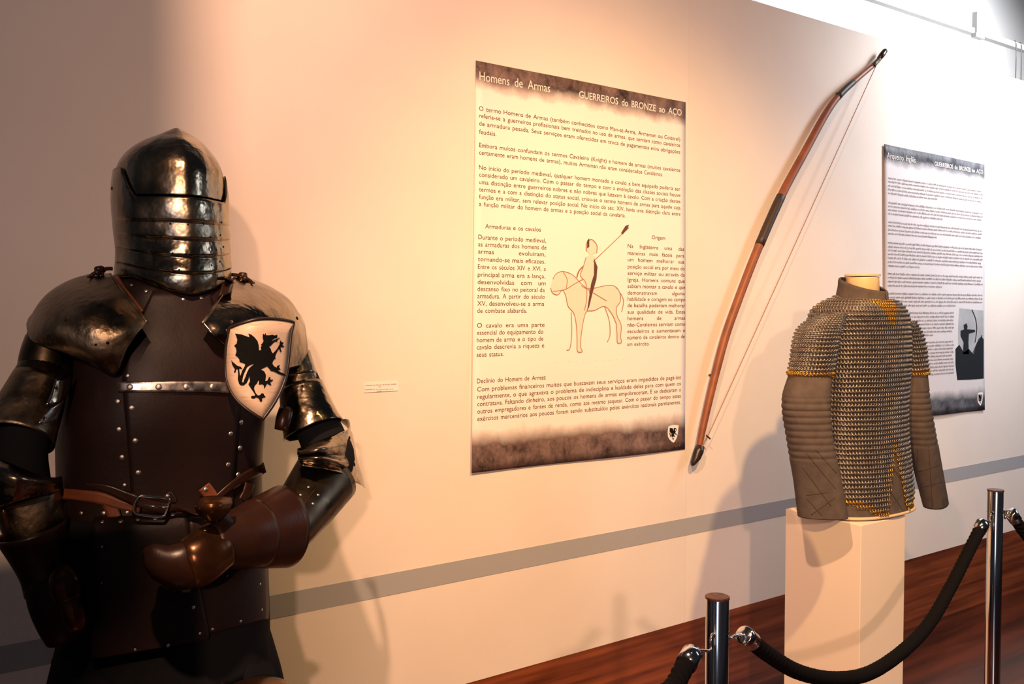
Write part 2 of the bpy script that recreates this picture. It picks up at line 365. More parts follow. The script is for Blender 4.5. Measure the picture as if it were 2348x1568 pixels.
for t,y,xr in [("Na Inglaterra uma das",568,1569),("maneiras mais fáceis para",584,1569),("um homem melhorar sua",599,1569),("posição social era por meio do",615,1570),("serviço militar ou através da",630,1570),("Igreja. Homens comuns que",645,1570),("sabiam montar a cavalo e que",660,1571),("demonstravam alguma",675,1570),("habilidade e coragem no campo",689.5,1571),("de batalha poderiam melhorar",704,1571),("sua qualidade de vida. Estes",719,1571),("homens de armas",734,1571),("não-Cavaleiros serviam como",748.5,1571),("escudeiros e aumentavam o",763.5,1571),("número de cavaleiros dentro de",778,1570),("um exército.",793,1488)]:
    textline(T,t,1437.5,y,xr,8,wvt(.0009),PY)
textline(T,"Declínio do Homem de Armas:",1092.5,878.5,1253,9.8,wvt(.0009),PY)
for t,y in [("Com problemas financeiros muitos que buscavam seus serviços eram impedidos de pagá-los",897.5),("regularmente, o que agravava o problema de indisciplina e lealdade deles para com quem os",914.5),("contratava. Faltando dinheiro, aos poucos os homens de armas empobreceram, E se dedicaram a",931),("outros empregadores e fontes de renda, como até mesmo saquear. Com o passar do tempo estes",948),("exércitos mercenários aos poucos foram sendo substituídos pelos exércitos nacionais permanentes.",965)]:
    textline(T,t,1093,y,1561,9.6,wvt(.0009),PY)
textline(T,"Texto por Gregório Ribeiro da Silva",1084,1080,1202,6.5,wvt(.0009),PY)
textline(T,"SCAM",1526,1028,1560,8,wvt(.0009),PY,bold=True)
v,f=join(T); obj('body_text',v,f,'txt',p1,smooth=False)
for a_ in (("Homens de Armas",1100,184,1261,19,wvt(.0009),PY,False),("GUERREIROS do BRONZE ao AÇO",1327,224,1564,15.5,wvt(.0009),PY,True)):
    T=[]; textline(T,*a_); v,f=join(T); o=obj('heading_text',v,f,'txtw',p1,smooth=False); o['label']='pale heading lettering'
T=[]; textline(T,"....... ...... ......... .... ........ .. ....... ....... .......... ..... .......",1271,831,1432,2.4,wvt(.0009),PY)
# generic mounted rider sketch
def flat(parts,pts,dz,n=None,wave=wv1,Y=PY,closed=True):
    v,f=poly([E_(x,y,Y,wave,-dz) for x,y in pts]); parts.append((v,f))
def strokeline(parts,pts,w_,dz,wave=wv1,Y=PY):
    q=cr(np.array(pts,dtype=float),max(2,3*len(pts))) if len(pts)>2 else np.array(pts,dtype=float)
    t=np.gradient(q,axis=0); t/=np.linalg.norm(t,axis=1)[:,None]; n_=np.stack([-t[:,1],t[:,0]],1)
    v=[E_(*(a+b*w_/2),Y,wave,-dz) for a,b in zip(q,n_)]+[E_(*(a-b*w_/2),Y,wave,-dz) for a,b in zip(q,n_)]
    k=len(q); parts.append((v,[(i,i+1,k+i+1,k+i) for i in range(k-1)]))
Wsh=[];Ln=[];Dk=[]
horse=[(1268,640),(1275,628),(1290,622),(1312,630),(1332,650),(1350,662),(1385,655),(1405,655),(1418,668),(1421,690),(1412,705),(1414,725),(1423,745),(1422,772),(1424,785),(1415,786),(1414,765),(1412,742),(1402,720),(1385,702),(1362,712),(1345,714),(1338,735),(1333,770),(1332,795),(1336,806),(1325,806),(1324,780),(1322,745),(1316,718),(1303,702),(1298,680),(1290,664),(1280,676),(1268,672),(1263,660)]
flat(Wsh,horse,.0012)
for q in (horse[:18],horse[17:],[(1290,622),(1300,640),(1298,664)],[(1350,662),(1352,690),(1345,714)],[(1421,672),(1428,690),(1424,715)],[(1310,716),(1312,760),(1308,798),(1300,803)],[(1385,702),(1396,735),(1398,768),(1392,784)]): strokeline(Ln,q,1.5,.0016)
strokeline(Ln,[(1268,668),(1295,664),(1318,650),(1336,640)],1.6,.0018)
strokeline(Ln,[(1332,655),(1390,690)],1.5,.0018); strokeline(Ln,[(1358,600),(1440,522)],1.6,.0018)
flat(Wsh,[(1342,590),(1352,582),(1364,590),(1368,620),(1362,645),(1356,690),(1348,712),(1342,710),(1345,680),(1340,650),(1330,636),(1336,612)],.0014)
strokeline(Ln,[(1342,590),(1336,612),(1330,632),(1342,648),(1345,682),(1340,712)],1.5,.0018)
flat(Dk,[(1360,592),(1368,612),(1366,640),(1358,670),(1350,705),(1346,712),(1350,680),(1354,650),(1360,630)],.0019)
flat(Dk,[(1422,534),(1432,518),(1441,515),(1436,526),(1426,537)],.0019)
flat(Wsh,[(1343,560),(1354,549),(1366,562),(1366,580),(1352,584),(1344,576)],.0014); strokeline(Ln,[(1343,576),(1343,558),(1354,549),(1366,562),(1366,580)],1.8,.0018)
flat(Dk,[(1344,552),(1349,546),(1349,566),(1344,570)],.0019); strokeline(Ln,[(1336,610),(1326,622),(1322,636)],3,.0018)
v,f=join(Wsh); d=obj('rider_drawing',v,f,'sepial',p1,smooth=False); v,f=join(Ln+T); obj('pen_lines',v,f,'sepia',d,smooth=False); 
for v,f in Dk: obj('ink_shading',v,f,'txt',d,smooth=False)
p2=None
def emblem(conv,parent,scale_dz,names=('emblem_shield','emblem_dragon'),m='paper'):
    v,f=poly([conv(x,y,0) for x,y in SH]); s=obj(names[0],v,f,m,parent,smooth=False)
    v,f=poly([conv(x,y,scale_dz) for x,y in DR],[[conv(x,y,scale_dz) for x,y in DH]]); return s,obj(names[1],v,f,'ink',s,smooth=False)
SH=[(150,210),(300,150),(500,95),(700,80),(900,95),(1040,125),(1050,160),(1020,300),(1000,480),(985,650),(960,830),(920,980),(850,1150),(750,1320),(640,1470),(600,1490),(440,1390),(280,1260),(180,1130),(110,960),(90,750),(100,500),(125,330)]
DR=[(245,297),(330,310),(430,350),(428,320),(418,297),(455,312),(500,350),(540,400),(555,460),(560,530),(590,525),(580,490),(598,465),(583,455),(605,430),(618,400),(607,360),(610,310),(622,300),(630,320),(645,292),(655,322),(700,322),(740,315),(765,325),(803,315),(803,355),(765,365),(735,385),(725,405),(760,385),(800,372),(835,352),(838,360),(800,390),(802,412),(770,408),(735,440),(712,468),(692,478),(715,510),(725,550),(745,572),(780,535),(805,500),(830,455),(838,410),(852,385),(860,420),(892,418),(880,440),(870,455),(900,478),(870,488),(848,480),(848,510),(865,545),(840,550),(828,510),(812,520),(785,580),(775,620),(783,642),(760,655),(738,690),(740,720),(765,755),(795,770),(800,745),(840,732),(825,762),(850,795),(820,805),(800,800),(850,835),(940,875),(915,888),(830,862),(760,825),(715,815),(690,780),(665,752),(620,775),(585,795),(630,825),(650,870),(645,925),(640,955),(670,950),(690,905),(712,900),(708,935),(750,935),(730,960),(705,970),(720,1000),(720,1018),(690,1005),(665,990),(650,1020),(630,1062),(620,1010),(600,1000),(555,1005),(560,960),(550,945),(530,990),(500,1020),(495,1060),(515,1120),(545,1155),(575,1150),(590,1125),(625,1130),(620,1148),(645,1165),(640,1180),(600,1190),(600,1235),(575,1240),(555,1195),(520,1180),(490,1200),(455,1190),(460,1160),(500,1158),(510,1150),(490,1110),(450,1050),(422,1000),(440,960),(430,885),(420,930),(400,980),(360,1015),(320,1015),(295,990),(280,930),(285,860),(280,795),(262,790),(245,840),(232,835),(240,790),(205,720),(195,660),(215,690),(270,740),(325,760),(345,790),(300,785),(305,830),(314,885),(325,860),(340,810),(372,745),(375,718),(350,705),(305,690),(300,650),(270,615),(245,600),(262,550),(255,500),(235,465),(265,435),(272,380),(260,330)]
DH=[(488,718),(440,735),(400,765),(370,830),(350,900),(335,970),(355,975),(378,900),(400,840),(430,780),(485,728)]
emblem(lambda x,y,s:E_(1530.5+(x-90)/960*26,974+(y-80)/1410*41,PY,wv1,-.0016-s*.001),p1,1)
# second poster, seen at a sharp angle: only headings can be read, body copy is a texture of marks
wv2=lambda x,z:.002*math.sin(x*11)+.001*math.sin(z*6)
p2=poster('information_poster',(2027,330),(2258,377),(2030,964),(2258,940),'poster2',wv2,'printed poster with small archer photograph, partly hidden by the mail shirt',PY)
T=[]; w2=lambda x,z:wv2(x,z)-.0018
for a_ in (("Arqueiro Inglês",2033,362,2099,12,w2,PY,False),("GUERREIROS do BRONZE ao AÇO",2141,380,2254,9.5,w2,PY,True)):
    T=[]; textline(T,*a_); v,f=join(T); o=obj('heading_text',v,f,'txtw',p2,smooth=False)
T=[]
def scribble(xl,yb,xr,h=5.2,Y=PY,wv=w2):
    a=P(xl,yb,Y); b=P(xr,yb,Y); s=abs(P(xl,yb-h,Y)[2]-a[2]); x=a[0]
    while x<b[0]-.01:
        n=random.randint(2,10)
        for k in range(n):
            if x>b[0]: break
            hh=s*random.choice((.62,.62,.62,.95,.7)); wd=s*.19; z0=a[2]-(s*.25 if random.random()<.1 else 0); y=Y+wv(x,a[2])
            T.append(([(x,y,z0),(x+wd,y,z0),(x+wd,y,a[2]+hh),(x,y,a[2]+hh)],[(0,1,2,3)]))
            if random.random()<.75:
                zz=a[2]+random.choice((0,.27,.5))*s; T.append(([(x,y,zz),(x+s*.42,y,zz),(x+s*.42,y,zz+s*.12),(x,y,zz+s*.12)],[(0,1,2,3)]))
            x+=s*.52
        x+=s*.45
k_=2.448
for blk,xr in (((220,240,262,284,305),2253),((358,378,398,420),2253),((467,487,510,531),2253),((583,605,625,646,668,690,712),2253),((757,778,800,823),2253),((868,890,912,935),2253),((978,1000,1022,1044,1066,1088,1108),2186),((1150,1171,1192,1213,1234,1255,1276,1297,1318,1339,1360),2186)):
    for i,y in enumerate(blk):
        last=i==len(blk)-1; scribble(2036,320+y/k_,xr if not last else 2036+(xr-2036)*random.uniform(.2,.75))
v,f=join(T); obj('body_text',v,f,'txt',p2,smooth=False)
_pc=P(2224,790,PY); _wc=wv2(_pc[0],_pc[2]); cw=lambda x,z:_wc
C2=lambda x,y,d:E_(x,y,PY,cw,-.0016-d)
v,f=poly([C2(2193,706,0),C2(2256,712,0),C2(2256,868,0),C2(2191,872,0)]); ph=obj('archer_photograph',v,f,'photo',p2,smooth=False)
A=[]
for q in ([(2191,800),(2200,790),(2210,808),(2222,800),(2232,812),(2240,790),(2250,770),(2256,778),(2256,868),(2191,872)],
          [(2210,745),(2216,741),(2219,748),(2218,755),(2236,756),(2236,761),(2222,765),(2221,785),(2222,812),(2208,812),(2210,785),(2203,770),(2203,758),(2211,755)]):
    A.append(poly([C2(x,y,.0008) for x,y in q]))
for q in ([(2229,710),(2237,730),(2240,755),(2236,785)],[(2230,830),(2252,768)],[(2222,830),(2246,775)],[(2236,835),(2254,790)]):
    strokeline(A,q,1.6,.0026,cw)
v,f=join(A); obj('archer_silhouette',v,f,'photod',ph,smooth=False)
_pc=P(2247,915,PY); _wc2=wv2(_pc[0],_pc[2]); cw2=lambda x,z:_wc2
emblem(lambda x,y,s:(lambda a,b,d:E_(a,b,PY,cw2,-.0014-d))(2241+(x-90)/960*13,899+(y-80)/1410*31,s*.001),p2,1)
# caption card
root=empty('caption_card',tuple(P(875,899,WY)))
a=P(834,878); b=P(913,878); c=P(834,900)
v,f=boxv(a[0],b[0],WY-.002,WY-.0005,c[2],a[2]); obj('card',v,f,'paper',root,smooth=False)
T=[]; z0=lambda x,z:-.0026
textline(T,'Armadura de "Homem de Armas" período',837,885,908,2.6,z0,WY); textline(T,'XV',867,888.5,873,2.6,z0,WY); textline(T,'Construída por',836,894.5,859,2.6,z0,WY); scribble(861,894.5,909,2.4,WY,z0); scribble(864,898.3,879,2.2,WY,z0)
v,f=join(T); obj('caption_text',v,f,'txt',root,smooth=False); tag(root,'small white caption card on the wall between the armor and the large poster','card')

# ============================================================ BOW
BY=WY-.028
bp=cr(np.array([(2024,126),(2004,148),(1965,181),(1925,218),(1893,262),(1850,340),(1802,428),(1768,500),(1730,590),(1692,690),(1664,770),(1640,860),(1621,940),(1608,1000),(1602,1032)],dtype=float),90)
B=np.array([P(x,y,BY) for x,y in bp]); hw=np.interp(np.linspace(0,1,90),[0,.1,.3,.48,.75,.95,1],[.007,.0105,.0145,.016,.0145,.011,.010])
root=empty('longbow',(B[:,0].mean(),BY,B[:,2].min()))
v,f=tubepts(B,hw,14); obj('bow_stave',v,f,'bow',root)
def bseg(name,i0,i1,ex,m):
    v,f=tubepts(B[i0:i1],hw[i0:i1]+ex,14); return obj(name,v,f,m,root)
bseg('leather_grip',40,50,.0015,'grip'); bseg('binding',14,21,.0008,'grip'); bseg('binding',0,8,.0008,'grip')
H=np.array([P(x,y,BY) for x,y in [(2016,134),(2023,125),(2029,117),(2031,113)]]); v,f=tubepts(H,[.010,.012,.011,.004],12); obj('horn_tip',v,f,'dark',root)
H=np.array([P(x,y,BY) for x,y in [(1606,1022),(1602,1034),(1597,1048),(1589,1062),(1587,1067)]]); v,f=tubepts(H,[.015,.018,.016,.010,.005],12); obj('horn_tip',v,f,'dark',root)
H=[P(1601.5,1036,BY)+np.array([0,-.0,0])]; 
S=np.array([P(2020,134,BY-.012),P(2009,150,BY-.008),P(1625,996,BY-.008),P(1616,1010,BY-.008),P(1609,1024,BY-.014)]); v,f=tubepts(S,.0016,6); obj('bow_string',v,f,'string',root)
v,f=tubepts([P(1620,998,BY-.012),P(1628,1006,BY-.012)],.003,6); obj('string_knot',v,f,'dark',root)
v,f=tubepts([P(2003,146,BY-.012),P(2008,152,BY-.012)],.003,6); obj('string_knot',v,f,'dark',root)
for i in (18,70):
    v,f=(tubepts([B[i]+np.array([0,.0,0]),B[i]+np.array([0,.0275,0])],.004,6))
    obj('wall_peg',v,f,'dark',root)
tag(root,'tall reddish wooden longbow with dark horn tips hung aslant on the wall','bow')

# ============================================================ PEDESTAL, MAIL SHIRT
yf=1.49; tphi=lambda x:math.tan(YAW+math.atan((x-1174)/F))
X0=yf*tphi(1981); X1=yf*tphi(2083); Yb=X0/tphi(1806); PT=PZ if 0 else None
ztop=P(1981,1203,yf)[2]
v,f=boxv(X0,X1,yf,Yb,0,ztop); ped=obj('pedestal',v,f,'pedestal',smooth=False,bevel=.002)
tag(ped,'tall plain cream painted pedestal holding up the chain mail shirt','pedestal')
CX,CY=2.415,1.625
SZ=[ # z, a, b, dcx, dcy
 (1.452,.062,.062,.026,.01),(1.440,.085,.075,.022,.008),(1.422,.125,.095,.010,.004),(1.395,.162,.110,0,0),(1.34,.176,.118,0,0),(1.25,.176,.122,0,0),(1.13,.166,.118,0,0),(1.03,.168,.120,0,0),(.93,.180,.128,0,0),(.84,.190,.134,0,0),(ztop+.008,.195,.138,0,0)]
SA=np.array(SZ)
SD=cr(SA,160)
def tor(s,u,ex=0):  # s 0..1 along profile, u angle from front
    r=np.array([np.interp(s*159,np.arange(160),SD[:,k]) for k in range(5)])
    c=math.cos(u);q=math.sin(u); e=.86
    r[0]-=.040*(1+c)/2*max(0,1-s/.16)
    x=math.copysign(abs(q)**e,q)*(r[1]+ex); y=-math.copysign(abs(c)**e,c)*(r[2]+ex)
    return np.array([CX+r[3]+x,CY+r[4]+y,r[0]])
root=empty('chain_mail_shirt',(CX,CY,ztop))
rings=[[tor(s,u,-.004) for u in np.linspace(0,2*math.pi,72,endpoint=False)] for s in np.linspace(0,1,60)]
v,f=ringloft([np.array(r) for r in rings],True)
gam=obj('gambeson',v,f,'wool',root,thick=.004,off=0); gam['label']='grey-brown quilted under-garment'
# quilting seams on the skirt in the slit
bg=bvh(gam)
hem=[tor(.995,u,.0) for u in np.linspace(0,2*math.pi,72,endpoint=False)]; v,f=tubepts([h+np.array([0,0,-.002]) for h in hem],.0045,8,closed=True); obj('hem_lining',v,f,'lining',root)
# sleeves: padded, hanging empty
def C(px,py,Y): return P(px,py,Y)
def sleeve(axis,name):   # axis: list (X,Y,Z,halfwidth(dir),halfdepth)
    A=cr(np.array(axis),60); n=36; rings=[]
    for i,(x,y,z,a,b,ang) in enumerate(A):
        rb=1+0*i; q=[]
        # cross quilting: raised bands on upper part
        for t in np.linspace(0,2*math.pi,n,endpoint=False):
            ex=math.copysign(abs(math.sin(t))**.8,math.sin(t))*a; ey=-math.copysign(abs(math.cos(t))**.8,math.cos(t))*b
            q.append((x+ex*math.cos(ang)-ey*math.sin(ang),y+ex*math.sin(ang)+ey*math.cos(ang),z))
        rings.append(np.array(q))
    # fine resample with bands
    return rings
def puff(rings,z1,z2,per,amp,cx):
    out=[]
    Z=np.array([r[:,2].mean() for r in rings]); n=180; R=np.array(rings)
    for k in range(n):
        s=k/(n-1)*(len(rings)-1); i=min(int(s),len(rings)-2); t=s-i; r=R[i]*(1-t)+R[i+1]*t; z=r[:,2].mean(); c=r.mean(0)
        g=0
        if z2<z<z1: g=amp*(abs(math.sin(math.pi*(z1-z)/per))**.5-1)
        d=r-c; L=np.linalg.norm(d[:,:2],axis=1)[:,None]; r=r+np.hstack([d[:,:2]/L*g,np.zeros((len(r),1))]); out.append(r)
    return out
def zz(py,px,Y): return P(px,py,Y)[2]
def ax(px,py,Y,w_,b,ang): p=P(px,py,Y); return (p[0],Y,p[2],w_,b,ang)
vang=-math.radians(40)
# left sleeve: perpendicular to the view
SL=[ax(1908,722,1.61,.020,.050,-.5),ax(1876,760,1.585,.045,.066,-.5),ax(1862,840,1.565,.050,.058,-.5),ax(1848,920,1.55,.062,.050,-.6),ax(1857,1010,1.54,.060,.045,-.7),ax(1874,1100,1.53,.062,.042,-.8),ax(1886,1184,1.52,.064,.040,-.8)]
SR=[ax(2052,740,1.60,.040,.055,.2),ax(2070,780,1.60,.050,.055,.2),ax(2083,850,1.585,.055,.050,.25),ax(2096,930,1.57,.058,.046,.3),ax(2120,1040,1.57,.068,.040,.35),ax(2146,1156,1.58,.084,.034,.4)]
mails=[]
for k,(axis,zc) in enumerate(((SL,P(1860,860,1.56)[2]),(SR,P(2090,855,1.59)[2]))):
    r0=sleeve(axis,''); zb=zc-.055
    rg=puff(r0,zb,zb-.17,.0185,.0045,0); v,f=ringloft(rg,True); o=obj('padded_sleeve',v,f,'wool',root,thick=.004,off=0)
    mails.append((r0,zc))
    # diagonal quilt stitches on the lower sleeve
    bs=bvh(o); 
    if k==0: L=[[(1850,1040),(1915,1120)],[(1840,1070),(1905,1160)],[(1870,1030),(1917,1085)],[(1848,1140),(1885,1182)],[(1850,1135),(1900,1128)],[(1915,1140),(1860,1180)]]
    else: L=[[(2105,1020),(2100,1160)],[(2128,1020),(2138,1160)],[(2106,1080),(2168,1062)],[(2098,1120),(2178,1100)],[(2150,1020),(2170,1150)]]
    for q in L:
        pts=[]
        for t in np.linspace(0,1,14):
            h,_=hit(bs,q[0][0]*(1-t)+q[1][0]*t,q[0][1]*(1-t)+q[1][1]*t,.0022)
            if h is not None: pts.append(h)
        if len(pts)>3: vv,ff=tubepts(pts,.0009,5); obj('quilt_stitch',vv,ff,'stitch',o)
for q in ([(2056,1040),(2094,1100)],[(2048,1075),(2092,1145)],[(2036,1120),(2075,1180)],[(2036,1165),(2088,1110)],[(2050,1190),(2092,1150)]):
    pts=[]
    for t in np.linspace(0,1,12):
        h,_=hit(bg,q[0][0]*(1-t)+q[1][0]*t,q[0][1]*(1-t)+q[1][1]*t,.0025)
        if h is not None: pts.append(h)
    if len(pts)>3: vv,ff=tubepts(pts,.0009,5); obj('quilt_stitch',vv,ff,'stitch',gam)
# rings
RM,Rm=.0063,.00108; nM,nm=9,4
tv=[];tf=[]
for i in range(nM):
    for j in range(nm):
        a=2*math.pi*i/nM; b=2*math.pi*j/nm; tv.append(((RM+Rm*math.cos(b))*math.cos(a),(RM+Rm*math.cos(b))*math.sin(a),Rm*math.sin(b)))
        tf.append((i*nm+j,((i+1)%nM)*nm+j,((i+1)%nM)*nm+(j+1)%nm,i*nm+(j+1)%nm))
tv=np.array(tv); tf=np.array(tf)
def place(lst,p,n,d,sgn):
    n=n/np.linalg.norm(n); d=d-n*(d@n); d/=np.linalg.norm(d); e=np.cross(n,d)   # d: row direction, e: down
    a=sgn*math.radians(32); # tilt about the down axis e
    zz_=n*math.cos(a)+d*math.sin(a)*.35+e*math.sin(a); zz_/=np.linalg.norm(zz_); xx=np.cross(e,zz_); xx/=np.linalg.norm(xx); yy=np.cross(zz_,xx)
    lst.append(tv@np.array([xx,yy,zz_])+p)
steel=[];brass={'edge':[],'hem':[],'patch':[],'cuff0':[],'cuff1':[]}
def rowsample(loop,sp,phase,n=None):  # loop closed (n,3) -> points, dirs
    L=np.vstack([loop,loop[:1]]); dl=np.linalg.norm(np.diff(L,axis=0),axis=1); s=np.concatenate([[0],np.cumsum(dl)]); n=n or max(3,int(round(s[-1]/sp)))
    t=(np.arange(n)+phase)/n*s[-1]; return np.stack([np.interp(t,s,L[:,k]) for k in range(3)],1),n
RP,RS=.0069,.0094
prof=np.array([tor(s,math.pi/2) for s in np.linspace(0.03,1,500)]); dl=np.concatenate([[0],np.cumsum(np.linalg.norm(np.diff(prof,axis=0),axis=1))])
rowi=0; sl=0
us=np.linspace(0,2*math.pi,72,endpoint=False)
while sl<dl[-1]:
    s=np.interp(sl,dl,np.linspace(.03,1,500)); loop=np.array([tor(s,u,.002) for u in us]); up=np.array([tor(max(s-.004,0),u,.002) for u in us]); dn=np.array([tor(min(s+.004,1),u,.002) for u in us])
    pts,n=rowsample(loop,RS,.5*(rowi%2)); pu,_=rowsample(up,RS,.5*(rowi%2),n); pd,_=rowsample(dn,RS,.5*(rowi%2),n)
    for i in range(n):
        p=pts[i]; d=pts[(i+1)%n]-pts[i-1]; dwn=pd[i]-pu[i]; nn=np.cross(d,dwn)
        if nn@(p-np.array([CX,CY,p[2]-.02]))<0: nn=-nn
        dx=p[0]-CX; front=p[1]<CY; z=p[2]
        hz=.845-.068*max(0,1-abs(dx+.01)/.14) if front else .86
        if z<hz: continue
        if front and z<1.01:
            t=(1.01-z)/.235; l,r=-.055*t,.062*t
            if l<dx<r: continue
            edge=dx>l-.009 and dx<r+.009
        else: edge=False
        tri=front and z>1.345 and z<1.435 and abs(dx+.012)<.055*(z-1.345)/.09
        place(brass['edge'] if edge else brass['hem'] if z<hz+.013 else brass['patch'] if tri else steel,p,nn,d,1 if rowi%2 else -1)
    sl+=RP; rowi+=1
for mi,(r0,zc) in enumerate(mails):
    R=np.array(r0); Zm=R[:,:,2].mean(1); c=R.mean(1); cl=np.concatenate([[0],np.cumsum(np.linalg.norm(np.diff(c,axis=0),axis=1))]); sl=0; rowi=0
    while sl<cl[-1]:
        q=np.interp(sl,cl,np.arange(len(R))); i=min(int(q),len(R)-2); t=q-i; loop=R[i]*(1-t)+R[i+1]*t; cc=loop.mean(0)
        if cc[2]<zc: break
        loop=cc+(loop-cc)*1.0; dd=loop-cc; loop=loop+dd/np.linalg.norm(dd,axis=1)[:,None]*.006
        pts,n=rowsample(loop,RS,.5*(rowi%2))
        for j in range(n):
            d=pts[(j+1)%n]-pts[j-1]; nn=pts[j]-cc; nn[2]+=.02*(1-min(1,sl/.05))
            place(brass['cuff%d'%mi] if cc[2]<zc+.012 else steel,pts[j],nn,d,1 if rowi%2 else -1)
        sl+=RP; rowi+=1
def ringmesh(name,lst,m,parent):
    V=np.vstack(lst); k=len(lst); Fx=(tf[None]+np.arange(k)[:,None,None]*len(tv)).reshape(-1,4)
    return obj(name,V,Fx.tolist(),m,parent)
mm=ringmesh('steel_mail',steel,'ring',root); 
for k_,nm_ in (('edge','slit_edging'),('hem','hem_edging'),('patch','neck_patch'),('cuff0','cuff_edging'),('cuff1','cuff_edging')):
    o=ringmesh(nm_,brass[k_],'brass',root); o['label']='yellow brass rings'
# collar
cc=[]
for s_,(ex,dz) in enumerate(((.016,-.014),(.013,.002),(.008,.028),(.007,.046),(.005,.050))):
    cc.append(np.array([(CX+.028+(.058+ex)*math.sin(u)*1.02,CY+.008-(.060+ex)*math.cos(u)-.01*math.exp(-(((u+math.pi)%(2*math.pi)-math.pi)/.5)**2),1.450+dz-.046*(1+math.cos(u))/2) for u in np.linspace(.07,2*math.pi-.02,60)]))
A=np.array([cr(np.array(cc)[:,j],14) for j in range(60)]).transpose(1,0,2)
o=obj('collar',A.reshape(-1,3),grid_faces(14,60),'wool',root,thick=.006,off=0)
v,f=tubepts(A[-1],.0035,6); obj('collar_piping',v,f,'wool',o)
rings=[np.array([(CX+.028+a*math.sin(u),CY+.008-b*math.cos(u),z) for u in np.linspace(0,2*math.pi,32,endpoint=False)]) for z,a,b in ((1.40,.052,.052),(1.497,.046,.048),(1.5,.046,.048))]
v,f=ringloft(rings,True,True,True); nk=obj('stand_neck',v,f,'neckwood',root)
rings=[np.array([(CX+.028+a*math.sin(u),CY+.008-b*math.cos(u),z) for u in np.linspace(0,2*math.pi,32,endpoint=False)]) for z,a,b in ((1.503,.05,.052),(1.509,.05,.052))]
v,f=ringloft(rings,True,True,True); obj('neck_cap',v,f,'neckwood',nk,smooth=False)
rings=[np.array([(CX+a*math.sin(u),CY-b*math.cos(u),z) for u in np.linspace(0,2*math.pi,32,endpoint=False)]) for z,a,b in ((ztop,.05,.05),(ztop+.02,.05,.05),(1.0,.04,.04),(1.41,.04,.04))]
v,f=ringloft(rings,True,True,True); obj('stand_column',v,f,'neckwood',root)
tag(root,'steel chain mail shirt with brass edging over a grey-brown padded coat, on the cream pedestal','chain mail shirt')

# ============================================================ STANCHIONS AND ROPES
SH_=.915; R0=.0195
s1=PZ(1645,1366,SH_); s2=PZ(2283,1122,SH_)
dirv=(s2-s1); dirv/=np.linalg.norm(dirv)
def stanchion(p,label):
    root=empty('rope_stanchion',(p[0],p[1],0)); n=48
    def disc(zs): return [np.array([(p[0]+r*math.cos(t),p[1]+r*math.sin(t),z) for t in np.linspace(0,2*math.pi,n,endpoint=False)]) for z,r in zs]
    v,f=ringloft(disc([(.012,R0),(SH_-.004,R0)]),True,True,True); obj('post',v,f,'chrome',root,bevel=.0005)
    v,f=ringloft(disc([(0,.15),(.006,.15),(.016,.13),(.024,.03),(.03,R0+.003)]),True,True,False); obj('base_plate',v,f,'chrome',root)
    v,f=ringloft(disc([(SH_-.004,R0+.0012),(SH_-.001,R0+.0012),(SH_,R0-.0005)]),True,False,True); obj('cap',v,f,'cap',root,smooth=False)
    for a in (0,1,2,3):
        dr=np.array([dirv[0]*math.cos(a*math.pi/2)-dirv[1]*math.sin(a*math.pi/2),dirv[0]*math.sin(a*math.pi/2)+dirv[1]*math.cos(a*math.pi/2),0])
        q=np.array([p[0],p[1],SH_-.062]); v,f=tubepts([q+dr*(R0-.004),q+dr*(R0+.0006)],.0032,12); obj('hook_hole',v,f,'ink',root)
    tag(root,label,'stanchion'); return root
stanchion(s1,'nearer polished metal rope post with rusty red cap, left of the pedestal')
stanchion(s2,'polished metal rope post farther right, beyond the pedestal near the right edge')
def rope(name,path,label,twist=True,hookA=None,hookB=None,r=.0145):
    path=np.asarray(path); pts=cr(path,int(220)); L=np.concatenate([[0],np.cumsum(np.linalg.norm(np.diff(pts,axis=0),axis=1))]); root=empty(name,tuple(pts[len(pts)//2]))
    T=np.gradient(pts,axis=0); up=np.array([0,0,1.]); rings=[]; n=24
    for c,t,l in zip(pts,T,L):
        t=t/np.linalg.norm(t); a=np.cross(t,up); a/=np.linalg.norm(a); b=np.cross(a,t); ph=l*2*math.pi/.045
        rings.append(np.array([c+(r*(1+.14*(abs(math.cos(1.5*(x-ph)))-.6)))*(a*math.cos(x)+b*math.sin(x)) for x in np.linspace(0,2*math.pi,n,endpoint=False)]))
    v,f=ringloft(rings,True,True,True); obj('braided_rope',v,f,'rope',root)
    for e,(i,sg,hp) in enumerate(((0,1,hookA),(-1,-1,hookB))):
        if hp is None: continue
        c=pts[i]; t=T[i]*sg; t/=np.linalg.norm(t); v,f=tubepts([c+t*.022,c-t*.010,c-t*.012],[r+.0022,r+.0022,r],24); fe=obj('ferrule',v,f,'chrome',root)
        top=np.array(hp); k=c-t*.012; out=(k-top); out[2]=0; nrm=np.linalg.norm(out); out=out/nrm if nrm>1e-6 else t*-1
        q=cr(np.array([top-out*.006,top+out*.006+np.array([0,0,.004]),top+out*.014+np.array([0,0,-.004]),top+out*.015+np.array([0,0,-.02]),(top+out*.016+k)/2+np.array([0,0,-.008]),k-t*.004,k+t*.006]),24)
        v,f=tubepts(q,.0026,8); obj('hook',v,f,'chrome',fe)
    tag(root,label,'rope'); return root
